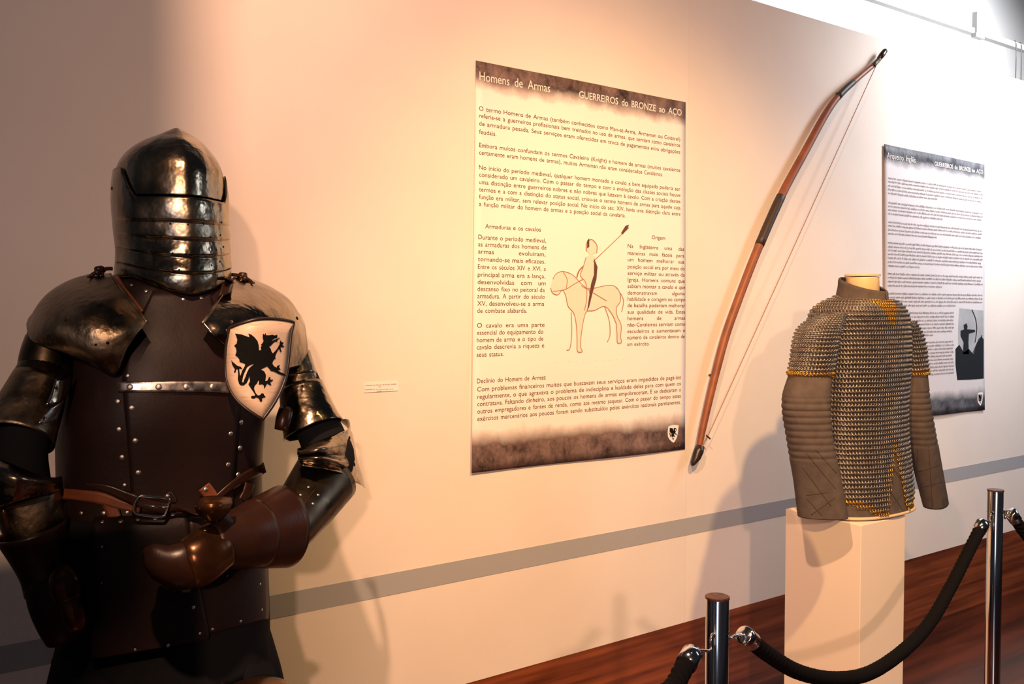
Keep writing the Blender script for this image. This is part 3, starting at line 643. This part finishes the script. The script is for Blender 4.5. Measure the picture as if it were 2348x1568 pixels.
# rope between the two posts, in their vertical plane
nx=np.array([-dirv[1],dirv[0],0])
def PL(px,py): d=ray(px,py); t=((s1-CAM)@nx)/(d@nx); return CAM+d*t
hz=SH_-.062
hA=s1+dirv*R0; hA[2]=hz; hB=s2-dirv*R0; hB[2]=hz
rp=[PL(1712,1460),PL(1762,1500),PL(1830,1540),PL(1910,1556),PL(1990,1544),PL(2066,1496),PL(2130,1430),PL(2180,1345),PL(2222,1262),PL(2251,1205)]
rope('barrier_rope',rp,'black twisted rope sagging between the two metal posts in front of the pedestal',hookA=hA,hookB=hB)
a0=np.array([s1[0]-.22,s1[1]-.62,0]); d0=a0-s1; d0[2]=0; d0/=np.linalg.norm(d0)
d0=np.array([-.90,-.42,0]); d0/=np.linalg.norm(d0); n0=np.array([-d0[1],d0[0],0])
def PLn(px,py,s,n_): d=ray(px,py); t=((s-CAM)@n_)/(d@n_); return CAM+d*t
hA=s1+d0*R0; hA[2]=hz
e=PLn(1583,1506,s1,n0); e2=PLn(1540,1580,s1,n0); e3=e2+(e2-e)*1.2+np.array([0,0,.03]); e4=e3+d0*.25+np.array([0,0,-.05]); e5=e4+d0*.3+np.array([0,0,.05])
rope('barrier_rope',[e,(e+e2)/2,e2,e3,e4,e5],'black rope dropping away down left from the nearer metal post, cut by the frame',hookA=hA)
d1=np.array([.97,-.25,0]); d1/=np.linalg.norm(d1); n1=np.array([-d1[1],d1[0],0]); hA=s2+d1*R0; hA[2]=hz
e=PLn(2320,1180,s2,n1); e2=PLn(2352,1225,s2,n1); e3=e2+(e2-e)*1.5+np.array([0,0,.02]); e4=e3+(e3-e2)*1.+np.array([0,0,.06])
rope('barrier_rope',[e,(e+e2)/2,e2,e3,e4],'black rope end hooked to the right side of the farther metal post',hookA=hA)
# ============================================================ SUIT OF ARMOR
#KNIGHT
suit=empty('suit_of_armor',(P(395,712,KY)[0],KY,0))
KX=P(395,712,KY)[0]
# ---- helmet
HP=[(294,405,.6),(299,405,10),(308,404.5,28),(318,404,47),(333,397,74),(357,392,101),(384,390,118),(412,390,125),(457,391,128),(520,394,126.5),(580,398,124),(640,398.5,128)]
HC=cr(np.array(HP,dtype=float),120)
def hcen(y): return np.interp(y,HC[:,0],HC[:,1]),np.interp(y,HC[:,0],HC[:,2])
def hpoint(y,t,ex=0,rid=.15):
    cx,hw=hcen(y); c=K(cx,y,0); s=mpp(c); k=max(0,1-abs(t)/.62)
    r=(hw+ex)*s; fr=1+rid*k
    return c+np.array([r*math.sin(t)*fr,-r*math.cos(t)*fr*1.06,0])
ts=np.concatenate([np.linspace(-math.pi,-.6,26,endpoint=False),np.linspace(-.6,.6,25),np.linspace(.6,math.pi,27)[1:-1]])
def sbot(t): # lower rim of the bowl: eye slot at the front, down to the neck at the back
    a=abs(t); return 462 if a<.95 else 462+(640-462)*min(1,(a-.95)/.5)
rows=[]
for s in np.linspace(0,1,70): rows.append(np.array([hpoint(297+(sbot(t)-297)*s,t) for t in ts]))
v,f=ringloft(rows,True); helm=obj('helmet_bowl',v,f,'steel',suit,thick=.002,off=-1); helm['label']='pointed steel helmet bowl with central ridge'
# dark inside of the helmet
rows=[np.array([hpoint(y,t,-9,0) for t in np.linspace(-math.pi,math.pi,40,endpoint=False)]) for y in np.linspace(400,640,12)]
v,f=ringloft(rows,True,True,True); obj('helmet_lining',v,f,'black',suit)
# visor
tv_=np.linspace(-1.92,1.92,97)
def lerp(a,b,k): return a+(b-a)*k
def sm(a,b,x): x=min(1,max(0,(x-a)/(b-a))); return x*x*(3-2*x)
def vtop(t): a=abs(t); return lerp(467,398,sm(.80,1.28,a))+ (0)
def bnd(yf,ys): return lambda t:lerp(yf,ys,min(1,(abs(t)/1.35)**1.6))
B1,B2,B3,B4=bnd(519,515),bnd(558,543),bnd(595,572),bnd(631,606)
vbot=lambda t:lerp(678,640,min(1,(abs(t)/1.0)**1.25))
lev=[]
def addlev(fn0,fn1,e0,e1,n,bul=0):
    for k in range(n): s=k/(n-1); lev.append((fn0,fn1,s,lerp(e0,e1,s)+bul*math.sin(math.pi*s)))
addlev(vtop,B1,7,9.5,10,1.5); addlev(B1,B2,6.3,9.5,7,1); addlev(B2,B3,6.3,9.8,7,1); addlev(B3,B4,6.3,9.8,7,1); addlev(B4,vbot,6.3,2,8,3)
rows=[]
for fn0,fn1,s,e in lev:
    row=[]
    for t in tv_:
        fade=1-sm(1.0,1.5,abs(t)); y=lerp(fn0(t),fn1(t),s); ee=lerp(6.5,e,fade); row.append(hpoint(y,t,ee,.12))
    rows.append(row)
rows=[np.array(r) for r in rows]
# step ledge: shift so that each lame tucks under the one above
v,f=ringloft(rows,False); vis=fixn(obj('visor',v,f,'steel',suit,thick=.0022,off=0)); vis['label']='ridged steel visor with rows of breathing holes'
vis.parent=helm
bv=bvh(vis)
for x,y in [(352,507),(391,513),(431,515),(466,514),(489,513),(507,510),(338,536),(369,543),(408,548),(451,550),(481,544),(504,539),(360,574),(396,581),(431,585),(465,582),(495,573),(511,566),(374,615),(411,619),(451,617),(484,608),(503,600)]:
    rivet(bv,x,y,2.6,vis,'ink','breathing_hole',.45)
bh=bvh(vis)
rivet(bh,258,432,5,helm,'dark','visor_pivot')
# ---- torso core, hips and legs
def tring(y,cx,hw,dp,n=64,dcy=0):
    c=K(cx,y,0); r=hw*mpp(c); return np.array([c+np.array([r*math.copysign(abs(math.sin(t))**.85,math.sin(t)),-dp*math.copysign(abs(math.cos(t))**.85,math.cos(t))+dcy,0]) for t in np.linspace(-math.pi,math.pi,n,endpoint=False)])
TR=[(626,398,90,.065,.02),(640,398,128,.080,.01),(664,396,150,.095,0),(700,392,178,.108,0),(740,388,205,.125,0),(800,384,215,.150,0),(870,380,222,.163,0),(950,376,238,.160,0),(1050,374,238,.145,0),(1120,374,238,.140,0),(1185,374,240,.145,0)]
TC=cr(np.array(TR,dtype=float),50)
v,f=ringloft([tring(*q[:4],dcy=q[4]) for q in TC],True,True,True); torso=fixn(obj('leather_cuirass',v,f,'leather',suit)); torso['label']='dark brown leather torso covering'
bt=bvh(torso)
# centre breast panel raised over the torso
def surfgrid(name,bv,outline,m,parent,lift,thick,nu=26,nv=20,**kw):
    # outline: left curve and right curve as lists of px points with same count, top to bottom
    L=cr(np.array(outline[0],dtype=float),nu); R=cr(np.array(outline[1],dtype=float),nu); A=np.zeros((nu,nv,3))
    for i in range(nu):
        for j in range(nv):
            q=L[i]+(R[i]-L[i])*j/(nv-1); h,_=hit(bv,q[0],q[1],lift)
            if h is None: h=A[i,j-1] if j>0 else K(q[0],q[1],-.05)
            A[i,j]=h
    for _ in range(kw.pop('relax',1)): A[1:-1,1:-1]=(A[:-2,1:-1]+A[2:,1:-1]+A[1:-1,:-2]+A[1:-1,2:]+4*A[1:-1,1:-1])/8
    return obj(name,A.reshape(-1,3),grid_faces(nu,nv),m,parent,thick=thick,off=0,**kw)
bp_=surfgrid('breast_panel',bt,([(352,668),(318,740),(286,830),(284,900),(292,1000),(300,1120),(303,1180)],[(478,668),(500,740),(538,830),(548,900),(541,1000),(533,1120),(528,1180)]),'leather',suit,.004,.004,relax=2)
bp_['label']='raised middle panel of the leather breastplate'
bt2=bvh(torso,bp_)
for x,y,r in [(270,920,7.5),(273,984,7.5),(280,1048,7.5),(286,1112,6),(552,922,6),(552,968,6.5),(549,1027,6.5),(545,1088,6.5),(187,1176,6),(238,1176,6.5),(292,1174,6)]: rivet(bt2,x,y,r,torso)
for x,y,r in [(302,935,8),(310,1010,7.5),(317,1083,7.5),(528,994,6.5),(522,1065,6.5),(293,861,5.5),(335,668,5),(302,654,4),(420,686,5),(461,683,5)]: rivet(bt2,x,y,r,bp_)
sb=strap('chest_band',bt2,[(273,887),(340,887),(400,886),(460,886),(520,888)],24,'bright',suit,lift=.006,thick=.002,n=30); sb['label']='bright steel band across the chest'
bb2=bvh(sb)
for x in (298,364,427,487): rivet(bb2,x,887,8,sb)
# gorget / collar leather and shoulder straps
gor=limb('gorget',[(398,690,-.02,100,.95),(398,668,-.015,92,.9),(398,640,0,78,.9),(398,615,0,74,.9)],'leather',suit,thick=.003,steps=10)
bgt=bvh(torso,bp_,gor)
s=strap('shoulder_strap',bgt,[(266,640),(283,668),(300,690),(322,722)],[20,19,18],'strap',suit,lift=.007,thick=.003,fall=-.10)
s=strap('shoulder_strap',bgt,[(524,640),(512,668),(505,690)],[22,20],'hide',suit,lift=.007,thick=.003,fall=-.10)
# lower plates (tassets)
rgs=[tring(*q) for q in [(1150,374,236,.142),(1185,374,242,.155),(1300,378,246,.172),(1400,382,248,.180),(1520,384,250,.185)]]
A=np.array(rgs); A=np.array([cr(A[:,j],24) for j in range(A.shape[1])]).transpose(1,0,2)
v,f=ringloft(list(A),True,True,True); skirt=fixn(obj('black_skirt',v,f,'black',suit)); bs=bvh(skirt)
t2=surfgrid('tasset',bs,([(430,1190),(440,1300),(455,1400),(462,1456)],[(600,1190),(606,1300),(608,1390),(607,1418)]),'leather',suit,.006,.004,relax=1)
bsk=bvh(skirt,t2)
t1=surfgrid('tasset',bs,([(232,1182),(222,1200),(222,1350),(222,1480),(226,1504)],[(418,1170),(424,1185),(450,1330),(472,1440),(470,1462)]),'leather',suit,.013,.004,relax=1,nu=30,nv=24)
t3=surfgrid('tasset',bs,([(138,1150),(150,1250),(150,1400),(140,1500)],[(215,1160),(218,1250),(220,1400),(222,1500)]),'black',suit,.004,.003,relax=1)
b1=bvh(t1); b2=bvh(t2)
for x,y,r in [(235,1197,5.5),(277,1196,6.5),(316,1192,5.5),(356,1190,6.5),(396,1181,5.5),(235,1253,4),(234,1336,3),(443,1392,5),(385,1479,5),(310,1489,4.5),(458,1452,4),(330,1300,0.1)]:
    if r>1: rivet(b1,x,y,r,t1)
for x,y,r in [(487,1442,4),(551,1424,4),(599,1398,4),(595,1339,4),(520,1320,3)]: rivet(b2,x,y,r,t2)
# trousers and feet down to the floor
def leg(sx):
    c=K(384+sx*118,1500,0)
    path=[(c[0]-sx*.01,KY,c[2],.118,.135),(c[0]+sx*.005,KY-.005,.55,.095,.10),(c[0]+sx*.01,KY-.01,.42,.075,.08),(c[0]+sx*.01,KY,.28,.068,.075),(c[0]+sx*.015,KY+.01,.10,.045,.055),(c[0]+sx*.015,KY,.03,.05,.075)]
    A=cr(np.array(path),24); rings=[np.array([(x+a*math.sin(t),y-b*math.cos(t),z) for t in np.linspace(0,2*math.pi,28,endpoint=False)]) for x,y,z,a,b in A]
    v,f=ringloft(rings,True,True,True); fixn(obj('trouser_leg',v,f,'black',suit))
    A=cr(np.array([(c[0]+sx*.015,KY+.05,.04,.035,.04),(c[0]+sx*.02,KY-.02,.055,.045,.055),(c[0]+sx*.03,KY-.12,.035,.048,.035),(c[0]+sx*.035,KY-.2,.022,.025,.018)]),14)
    rings=[np.array([(x+a*math.sin(t),y,max(.0,z+b*math.cos(t))) for t in np.linspace(0,2*math.pi,24,endpoint=False)]) for x,y,z,a,b in A]
    v,f=ringloft(rings,True,True,True); fixn(obj('boot',v,f,'leather',suit))
leg(-1); leg(1)
rgs=[tring(*q) for q in [(1440,380,246,.17),(1500,382,262,.18),(1570,384,280,.185),(1680,386,300,.19)]]
A=np.array(rgs); A=np.array([cr(A[:,j],24) for j in range(A.shape[1])]).transpose(1,0,2)
v=A.copy()
for j in range(A.shape[1]): v[:,j,:2]+= (A[:,j,:2]-A[:,:,:2].mean(1))*(.035*math.sin(j*1.9)*np.linspace(0,1,24)[:,None])
v,f=ringloft(list(v),True); fixn(obj('cloth_skirt',v,f,'black',suit,thick=.003,off=0))
kc=K(585,1588,-.235); rings=[np.array([kc+np.array([.062*math.cos(e)*math.sin(t),-.05*math.cos(e)*math.cos(t),.02*math.sin(e)-.0]) for t in np.linspace(0,2*math.pi,28,endpoint=False)]) for e in np.linspace(-1.4,1.5,9)]
v,f=ringloft(rings,True,True,True); o=fixn(obj('knee_guard',v,f,'bronze',suit)); o['label']='brown rounded guard edge at the bottom of the frame'
# ---- belt
ball=bvh(torso,bp_,skirt,t1,t2)
be=strap('belt',ball,[(152,1126),(200,1130),(243,1137),(280,1152),(322,1163)],[22,24,28,22,18],'strap',suit,lift=.016,thick=.004)
s=strap('belt',ball,[(208,1100),(255,1112),(300,1134),(345,1152),(400,1166),(455,1182)],[4,20,26,30,26,18],'hide',suit,lift=.021,thick=.004,n=34)
s['label']='darker free end of the belt'; bel=s
bx=bvh(be,bel)
pts=[]
for x,y in [(322,1128),(372,1133),(382,1139),(381,1150),(374,1172),(366,1180),(330,1176),(313,1172),(309,1162),(313,1138),(322,1128)][:-1]:
    h,_=hit(ball,x,y,.026); pts.append(h)
P_=cr(np.array(pts+pts[:1]),44)[:-1]; v,f=tubepts(P_,.0026,8,closed=True); bk=obj('buckle',v,f,'chrome',suit)
h1,_=hit(ball,378,1158,.029); h2,_=hit(ball,330,1150,.029); v,f=tubepts([h1,h2],.0018,6); obj('buckle_tongue',v,f,'chrome',bk)
s=strap('belt_loop',ball,[(255,1150),(262,1168),(268,1184)],[30,27],'strap',suit,lift=.012,thick=.003)
s=strap('leather_tab',ball,[(462,1112),(474,1128),(482,1145)],[30,28],'strap',suit,lift=.012,thick=.003); rivet(bvh(s),471,1122,6,s)
s=strap('leather_tab',ball,[(380,1128),(388,1140),(392,1150)],[22,20],'hide',suit,lift=.012,thick=.003); rivet(bvh(s),384,1137,5,s)
s=strap('side_strap',ball,[(492,1142),(520,1118),(550,1096),(580,1080),(606,1072)],[12,16,20,22,24],'hide',suit,lift=.006,thick=.003)
s=strap('side_strap',ball,[(562,1106),(556,1125),(545,1145)],[20,16],'hide',suit,lift=.012,thick=.003); rivet(bvh(s),559,1110,4,s)
# ---- pauldrons
pl=plate('pauldron',[[(262,642,.07),(252,629,-.01),(282,668,-.10),(316,712,-.15),(337,739,-.172)],
 [(232,634,.08),(218,631,-.01),(240,690,-.135),(285,745,-.178),(313,767,-.182)],
 [(185,640,.09),(172,643,-.015),(190,705,-.14),(240,772,-.178),(290,801,-.176)],
 [(140,662,.09),(128,664,-.02),(150,728,-.13),(200,795,-.165),(263,858,-.158)],
 [(102,690,.08),(92,696,-.02),(105,748,-.11),(150,790,-.135),(214,838,-.135)],
 [(66,730,.06),(62,748,-.02),(72,778,-.07),(100,790,-.09),(150,808,-.105)]],'steel2',suit,nu=40,nv=30,thick=.0025)
pl['label']='broad hammered steel shoulder plate, left in view'
bpl=bvh(pl)
for x,y,r in [(247,786,4),(220,790,3.2),(152,735,3)]: rivet(bpl,x,y,r,pl,'ink','rivet_hole')
rivet(bpl,262,752,6,pl,'steel2','rivet'); rivet(bpl,86,699,4,pl,'dark','rivet')
pr=plate('pauldron',[[(520,650,.07),(540,634,-.01),(508,678,-.10),(484,714,-.15),(464,742,-.172)],
 [(552,638,.08),(558,640,-.01),(545,700,-.135),(515,750,-.178),(491,771,-.182)],
 [(590,648,.09),(592,651,-.015),(585,715,-.14),(565,780,-.17),(540,810,-.165)],
 [(625,664,.09),(632,670,-.02),(635,735,-.125),(620,800,-.15),(600,850,-.14)],
 [(660,690,.08),(668,696,-.02),(672,750,-.09),(662,800,-.11),(645,850,-.11)],
 [(690,724,.06),(698,745,-.01),(702,775,-.04),(704,805,-.05),(688,838,-.07)]],'steel',suit,nu=40,nv=30,thick=.0025)
pr['label']='rounded steel shoulder plate, right in view'
bpr=bvh(pr)
rivet(bpr,680,730,4.5,pr,'ink','rivet_hole'); rivet(bpr,530,738,4.5,pr,'steel')
# edge roll on inner edges
for (a,b,par) in (((252,631),(337,741),pl),((540,636),(464,744),pr)):
    q=[]
    src=[(252,629,-.01),(282,668,-.10),(316,712,-.15),(337,739,-.172)] if par is pl else [(540,634,-.01),(508,678,-.10),(484,714,-.15),(464,742,-.172)]
    v,f=tubepts(cr(np.array([K(*s) for s in src]),20),.003,8); obj('rolled_edge',v,f,'steel2',par)
# leather ties on the shoulders
for x0,y0,sg in ((228,622,1),(557,636,-1)):
    b0=K(x0,y0+8,-.02)
    def q(dx,dy_,d=0): return K(x0+dx*sg,y0+dy_,-.02+d)
    parts=[tubepts(cr(np.array([q(-28,18),q(-14,6),q(0,-2),q(18,-6),q(30,-6)]),14),.0035,7),tubepts([q(-6,-4,-.008),q(4,-6,.0),q(8,-2,.006)],.006,8),tubepts(cr(np.array([q(0,0),q(3,8),q(2,15)]),6),.006,8),tubepts(cr(np.array([q(2,12),q(-16,14,-.01),q(-26,12,-.02)]),8),.002,6),tubepts([q(-8,-2,-.01),q(-2,6,-.01)],.005,8)]
    v,f=join(parts); obj('leather_tie',v,f,'hide',suit)
# ---- shield emblem on shoulder
def SC(x,y,s):
    px,py=500+x/6.03,715+y/6.03; u=(px-598)/80; return K(px,py,-.205+.030*u*u+(.02*(py-840)/120 if py>840 else 0)*-.3-s*.001)
def shgrid(sc,nu=30,nv=16):
    cx,cy=590,760; out=[]
    O=cr(np.array(SH+SH[:1],dtype=float),96)[:-1]; O=(O-[cx,cy])*sc+[cx,cy]; return O
O=shgrid(1.0); I=shgrid(.955)
rings=[np.array([SC(590+(x-590)*k,760+(y-760)*k,1.2) for x,y in I]) for k in (1,.75,.5,.25,.02)]
v,f=ringloft(rings,True,False,True); face=fixn(obj('heraldic_shield',v,f,'cream',suit,thick=.004,off=0)); face['label']='cream shield badge painted with a black dragon'
mid=shgrid(.978); v,f=tubepts(np.array([SC(x,y,2) for x,y in mid]),.0032,8,closed=True); obj('shield_rim',v,f,'rim',face)
# dragon, cut as thin painted layer following the shield curve
loops=[[Vector((x,y,0)) for x,y in DR],[Vector((x,y,0)) for x,y in DH]]; tri=tessellate_polygon(loops); pv=DR+DH
bm=bmesh.new(); vs=[bm.verts.new((x,y,0)) for x,y in pv]
for t in tri:
    try: bm.faces.new([vs[i] for i in t])
    except ValueError: pass
for _ in range(3): bmesh.ops.subdivide_edges(bm,edges=[e for e in bm.edges if e.calc_length()>60],cuts=1)
bmesh.ops.triangulate(bm,faces=bm.faces); bm.verts.ensure_lookup_table(); bm.verts.index_update()
bvS=bvh(face); V=[]
for q in bm.verts:
    h,_=hit(bvS,500+q.co.x/6.03,715+q.co.y/6.03,.0032); V.append(h if h is not None else SC(q.co.x,q.co.y,5))
obj('painted_dragon',V,[[x.index for x in fc.verts] for fc in bm.faces],'ink',face); bm.free()
# ---- right arm in view
limb('arm_padding',[(655,780,.0,40),(680,850,-.02,42),(708,930,-.05,50),(742,1010,-.075,54),(756,1056,-.08,58),(728,1120,-.12,46)],'black',suit,cap=True,steps=24)
limb('rerebrace',[(690,885,-.035,50),(700,925,-.05,58),(712,965,-.07,66),(719,985,-.078,71)],'steel',suit,thick=.002,steps=14)
lm=[]
for a,b in (((702,928,-.045,50),(690,888,-.035,48)),((690,898,-.036,47),(680,860,-.028,44)),((681,868,-.028,44),(668,815,-.012,44))):
    o=limb('arm_lame',[b,((a[0]+b[0])/2,(a[1]+b[1])/2,(a[2]+b[2])/2,(a[3]+b[3])/2+1),(a[0],a[1],a[2],a[3]+3)],'steel',suit,thick=.002,steps=10)
s=limb('arm_strap',[(655,940,-.10,16),(650,960,-.11,18),(645,985,-.11,16)],'hide',suit,thick=.002,t0=-1.2,t1=1.2,steps=6,n=12)
# elbow cop
ec=plate('elbow_cop',[[(778,962,.02),(798,962,-.03),(800,982,-.09),(779,992,-.12),(730,1012,-.155),(682,1030,-.145)],
 [(805,990,.04),(804,1000,-.02),(803,1008,-.08),(780,1020,-.145),(735,1030,-.195),(682,1040,-.165)],
 [(812,1020,.05),(812,1030,-.02),(808,1040,-.09),(780,1045,-.135),(735,1042,-.165),(683,1047,-.15)],
 [(818,1055,.05),(816,1062,-.02),(810,1066,-.09),(780,1060,-.160),(735,1050,-.200),(684,1052,-.17)],
 [(828,1085,.06),(824,1088,-.01),(812,1085,-.08),(785,1074,-.13),(740,1062,-.165),(686,1058,-.15)],
 [(836,1118,.06),(831,1113,-.02),(812,1104,-.07),(788,1087,-.135),(745,1076,-.172),(690,1066,-.162)]],'steel',suit,nu=44,nv=40,thick=.0025)
ec['label']='fluted steel elbow guard'
be_=bvh(ec)
for x,y in ((800,1004),(811,1065)): rivet(be_,x,y,4.5,ec,'ink')
vb=limb('vambrace',[(750,1090,-.085,78,.8),(700,1160,-.14,70,.8),(650,1225,-.19,62,.8)],'dsteel',suit,thick=.002,steps=14,cap=False); vb['label']='blackened forearm plate'
bv_=bvh(vb)
for x,y in ((707,1117),(689,1135),(675,1157),(729,1135),(717,1155),(700,1174)): rivet(bv_,x,y,3.6,vb,'bright')
q=[hit(bv_,684+39*t,1172-53*t,.002)[0] for t in np.linspace(0,1,8)]; v,f=tubepts(q,.0022,7); obj('rib',v,f,'bronze',vb)
# ---- right gauntlet in view
gc=limb('gauntlet_cuff',[(648,1207,-.19,98,.85),(600,1220,-.215,86,.85),(560,1232,-.235,72,.85),(520,1243,-.25,60,.85)],'hide',suit,thick=.003,steps=18,n=48); gc['label']='flared brown leather gauntlet cuff'
limb('forearm_padding',[(700,1160,-.12,48),(640,1205,-.19,48),(560,1230,-.235,44),(500,1250,-.255,40)],'black',suit,cap=True,steps=14)
gp=limb('wrist_plate',[(588,1222,-.222,82,.88),(560,1231,-.236,76,.88),(520,1240,-.252,66,.88),(478,1250,-.266,57,.9)],'hide',suit,thick=.003,steps=14,n=48,t0=-2.2,t1=2.2)
hp=limb('hand_plate',[(505,1250,-.262,58,.9),(470,1272,-.275,66,.85),(445,1290,-.282,66,.8),(425,1300,-.284,60,.7)],'bronze',suit,cap=True,steps=16,n=40)
fp=limb('finger_plate',[(445,1290,-.276,64,.78),(408,1296,-.28,60,.75),(372,1286,-.275,46,.75),(346,1268,-.268,28,.75),(330,1260,-.265,7,.75)],'hide',suit,cap=True,steps=18,n=40)
# curled fingers under the plate
for k in range(4):
    x=412-k*20+8; limb('glove_finger',[(x+22,1300+k*-4,-.255,15),(x+6,1332-k*6,-.262,15),(x-2,1340-k*8,-.235,14),(x+8,1330-k*8,-.21,12)],'leather',suit,cap=True,steps=12,n=16)
tp=plate('thumb_plate',[[(452,1150,-.285),(468,1140,-.292),(500,1138,-.296),(534,1142,-.288)],[(449,1165,-.290),(468,1158,-.312),(500,1155,-.318),(533,1155,-.298)],[(456,1178,-.292),(474,1176,-.312),(500,1172,-.318),(526,1170,-.298)],[(474,1192,-.288),(484,1195,-.296),(498,1194,-.298),(512,1186,-.290)]],'bronze',suit,nu=18,nv=18,thick=.003)
limb('glove_thumb',[(530,1215,-.26,22),(505,1190,-.275,20),(480,1172,-.275,18),(462,1162,-.27,10)],'leather',suit,cap=True,steps=12,n=18)
bg_=bvh(tp)
for x,y in ((459,1166),(472,1180)): rivet(bg_,x,y,4,tp,'bronze')
bg_=bvh(gp,hp,fp)
for x,y in ((470,1217),(382,1241),(404,1232)): rivet(bg_,x,y,4,hp,'bright')
# ---- left arm in view
limb('arm_padding',[(118,770,.0,56),(95,860,-.02,56),(65,960,-.04,60),(52,1040,-.05,60),(60,1120,-.05,60),(75,1200,-.05,50)],'black',suit,cap=True,steps=24)
limb('arm_lame',[(116,780,-.01,58),(108,815,-.015,62),(103,862,-.02,66)],'dsteel',suit,thick=.002,steps=10)
limb('arm_lame',[(104,845,-.02,62),(92,880,-.03,70)],'dsteel',suit,thick=.002,steps=8)
rb_=limb('rerebrace',[(94,868,-.03,66),(74,920,-.045,77),(52,970,-.06,86),(38,1008,-.075,92)],'steel2',suit,thick=.002,steps=16,n=40); rb_['label']='scratched steel upper-arm tube, left in view'
brb=bvh(rb_)
o=plate('arm_side_plate',[[(128,868,-.118),(145,866,-.108),(163,862,-.085)],[(118,900,-.128),(140,900,-.115),(158,895,-.09)],[(105,930,-.135),(130,925,-.125),(150,912,-.095)]],'steel',suit,nu=10,nv=10,thick=.002)
rivet(bvh(o),128,890,4,o,'ink')
o=plate('arm_side_plate',[[(118,935,-.128),(135,925,-.118),(148,915,-.095)],[(103,952,-.135),(122,948,-.125),(140,935,-.1)],[(88,970,-.14),(105,970,-.132),(130,962,-.11)]],'bright',suit,nu=10,nv=10,thick=.002)
rivet(bvh(o),101,959,6,o,'steel')
c=plate('elbow_cop',[[(-60,1040,-.05),(-20,1048,-.13),(30,1070,-.165),(75,1088,-.16),(118,1095,-.13),(140,1092,-.06)],
 [(-66,1075,-.05),(-20,1080,-.15),(30,1092,-.185),(75,1100,-.175),(120,1106,-.14),(142,1102,-.07)],
 [(-66,1110,-.05),(-20,1125,-.15),(30,1122,-.18),(75,1114,-.172),(118,1114,-.14),(142,1110,-.07)],
 [(-60,1165,-.05),(-20,1163,-.14),(20,1155,-.17),(70,1142,-.165),(118,1130,-.135),(142,1122,-.07)]],'steel',suit,nu=34,nv=40,thick=.0025)
c['label']='fluted steel elbow guard, left in view'
v1=limb('vambrace',[(60,1135,-.06,82,.9),(72,1180,-.06,78,.9),(84,1225,-.06,70,.9)],'steel2',suit,thick=.002,steps=12,n=40)
bv1=bvh(v1)
q=[hit(bv1,6+18*t,1155+58*t,.002)[0] for t in np.linspace(0,1,8)]; q=[x for x in q if x is not None]; v,f=tubepts(q,.0035,7); obj('rib',v,f,'bronze',v1)
rivet(bv1,39,1198,5,v1,'steel2')
gl=limb('gauntlet_cuff',[(72,1212,-.07,86,.9),(88,1260,-.07,72,.9),(105,1310,-.075,62,.9),(118,1350,-.08,64,.9)],'hide',suit,thick=.003,steps=18,n=44); gl['label']='brown leather gauntlet cuff pointing down, left in view'
limb('hand_plate',[(112,1325,-.08,62,.9),(128,1380,-.09,66,.9),(143,1430,-.095,60,.8),(152,1465,-.09,50,.6)],'leather',suit,cap=True,steps=16,n=36)
limb('finger_plate',[(138,1300,-.125,14,.8),(142,1312,-.135,32,.8),(150,1340,-.145,40,.8),(158,1374,-.15,34,.8)],'bronze',suit,cap=True,steps=16,n=32)
limb('finger_plate',[(160,1370,-.15,29,.8),(168,1400,-.158,29,.8),(176,1430,-.155,27,.8),(180,1446,-.15,12,.8)],'bronze',suit,cap=True,steps=14,n=28)
for k in range(4):
    x=128+k*22; limb('glove_finger',[(x,1420+k*2,-.10+.012*k,13),(x+4,1452,-.11+.012*k,13),(x+6,1466,-.085+.012*k,12),(x+2,1455,-.06,10)],'leather',suit,cap=True,steps=12,n=14)
tag(suit,'full suit of steel and leather armor with closed pointed helmet, at left','armor')
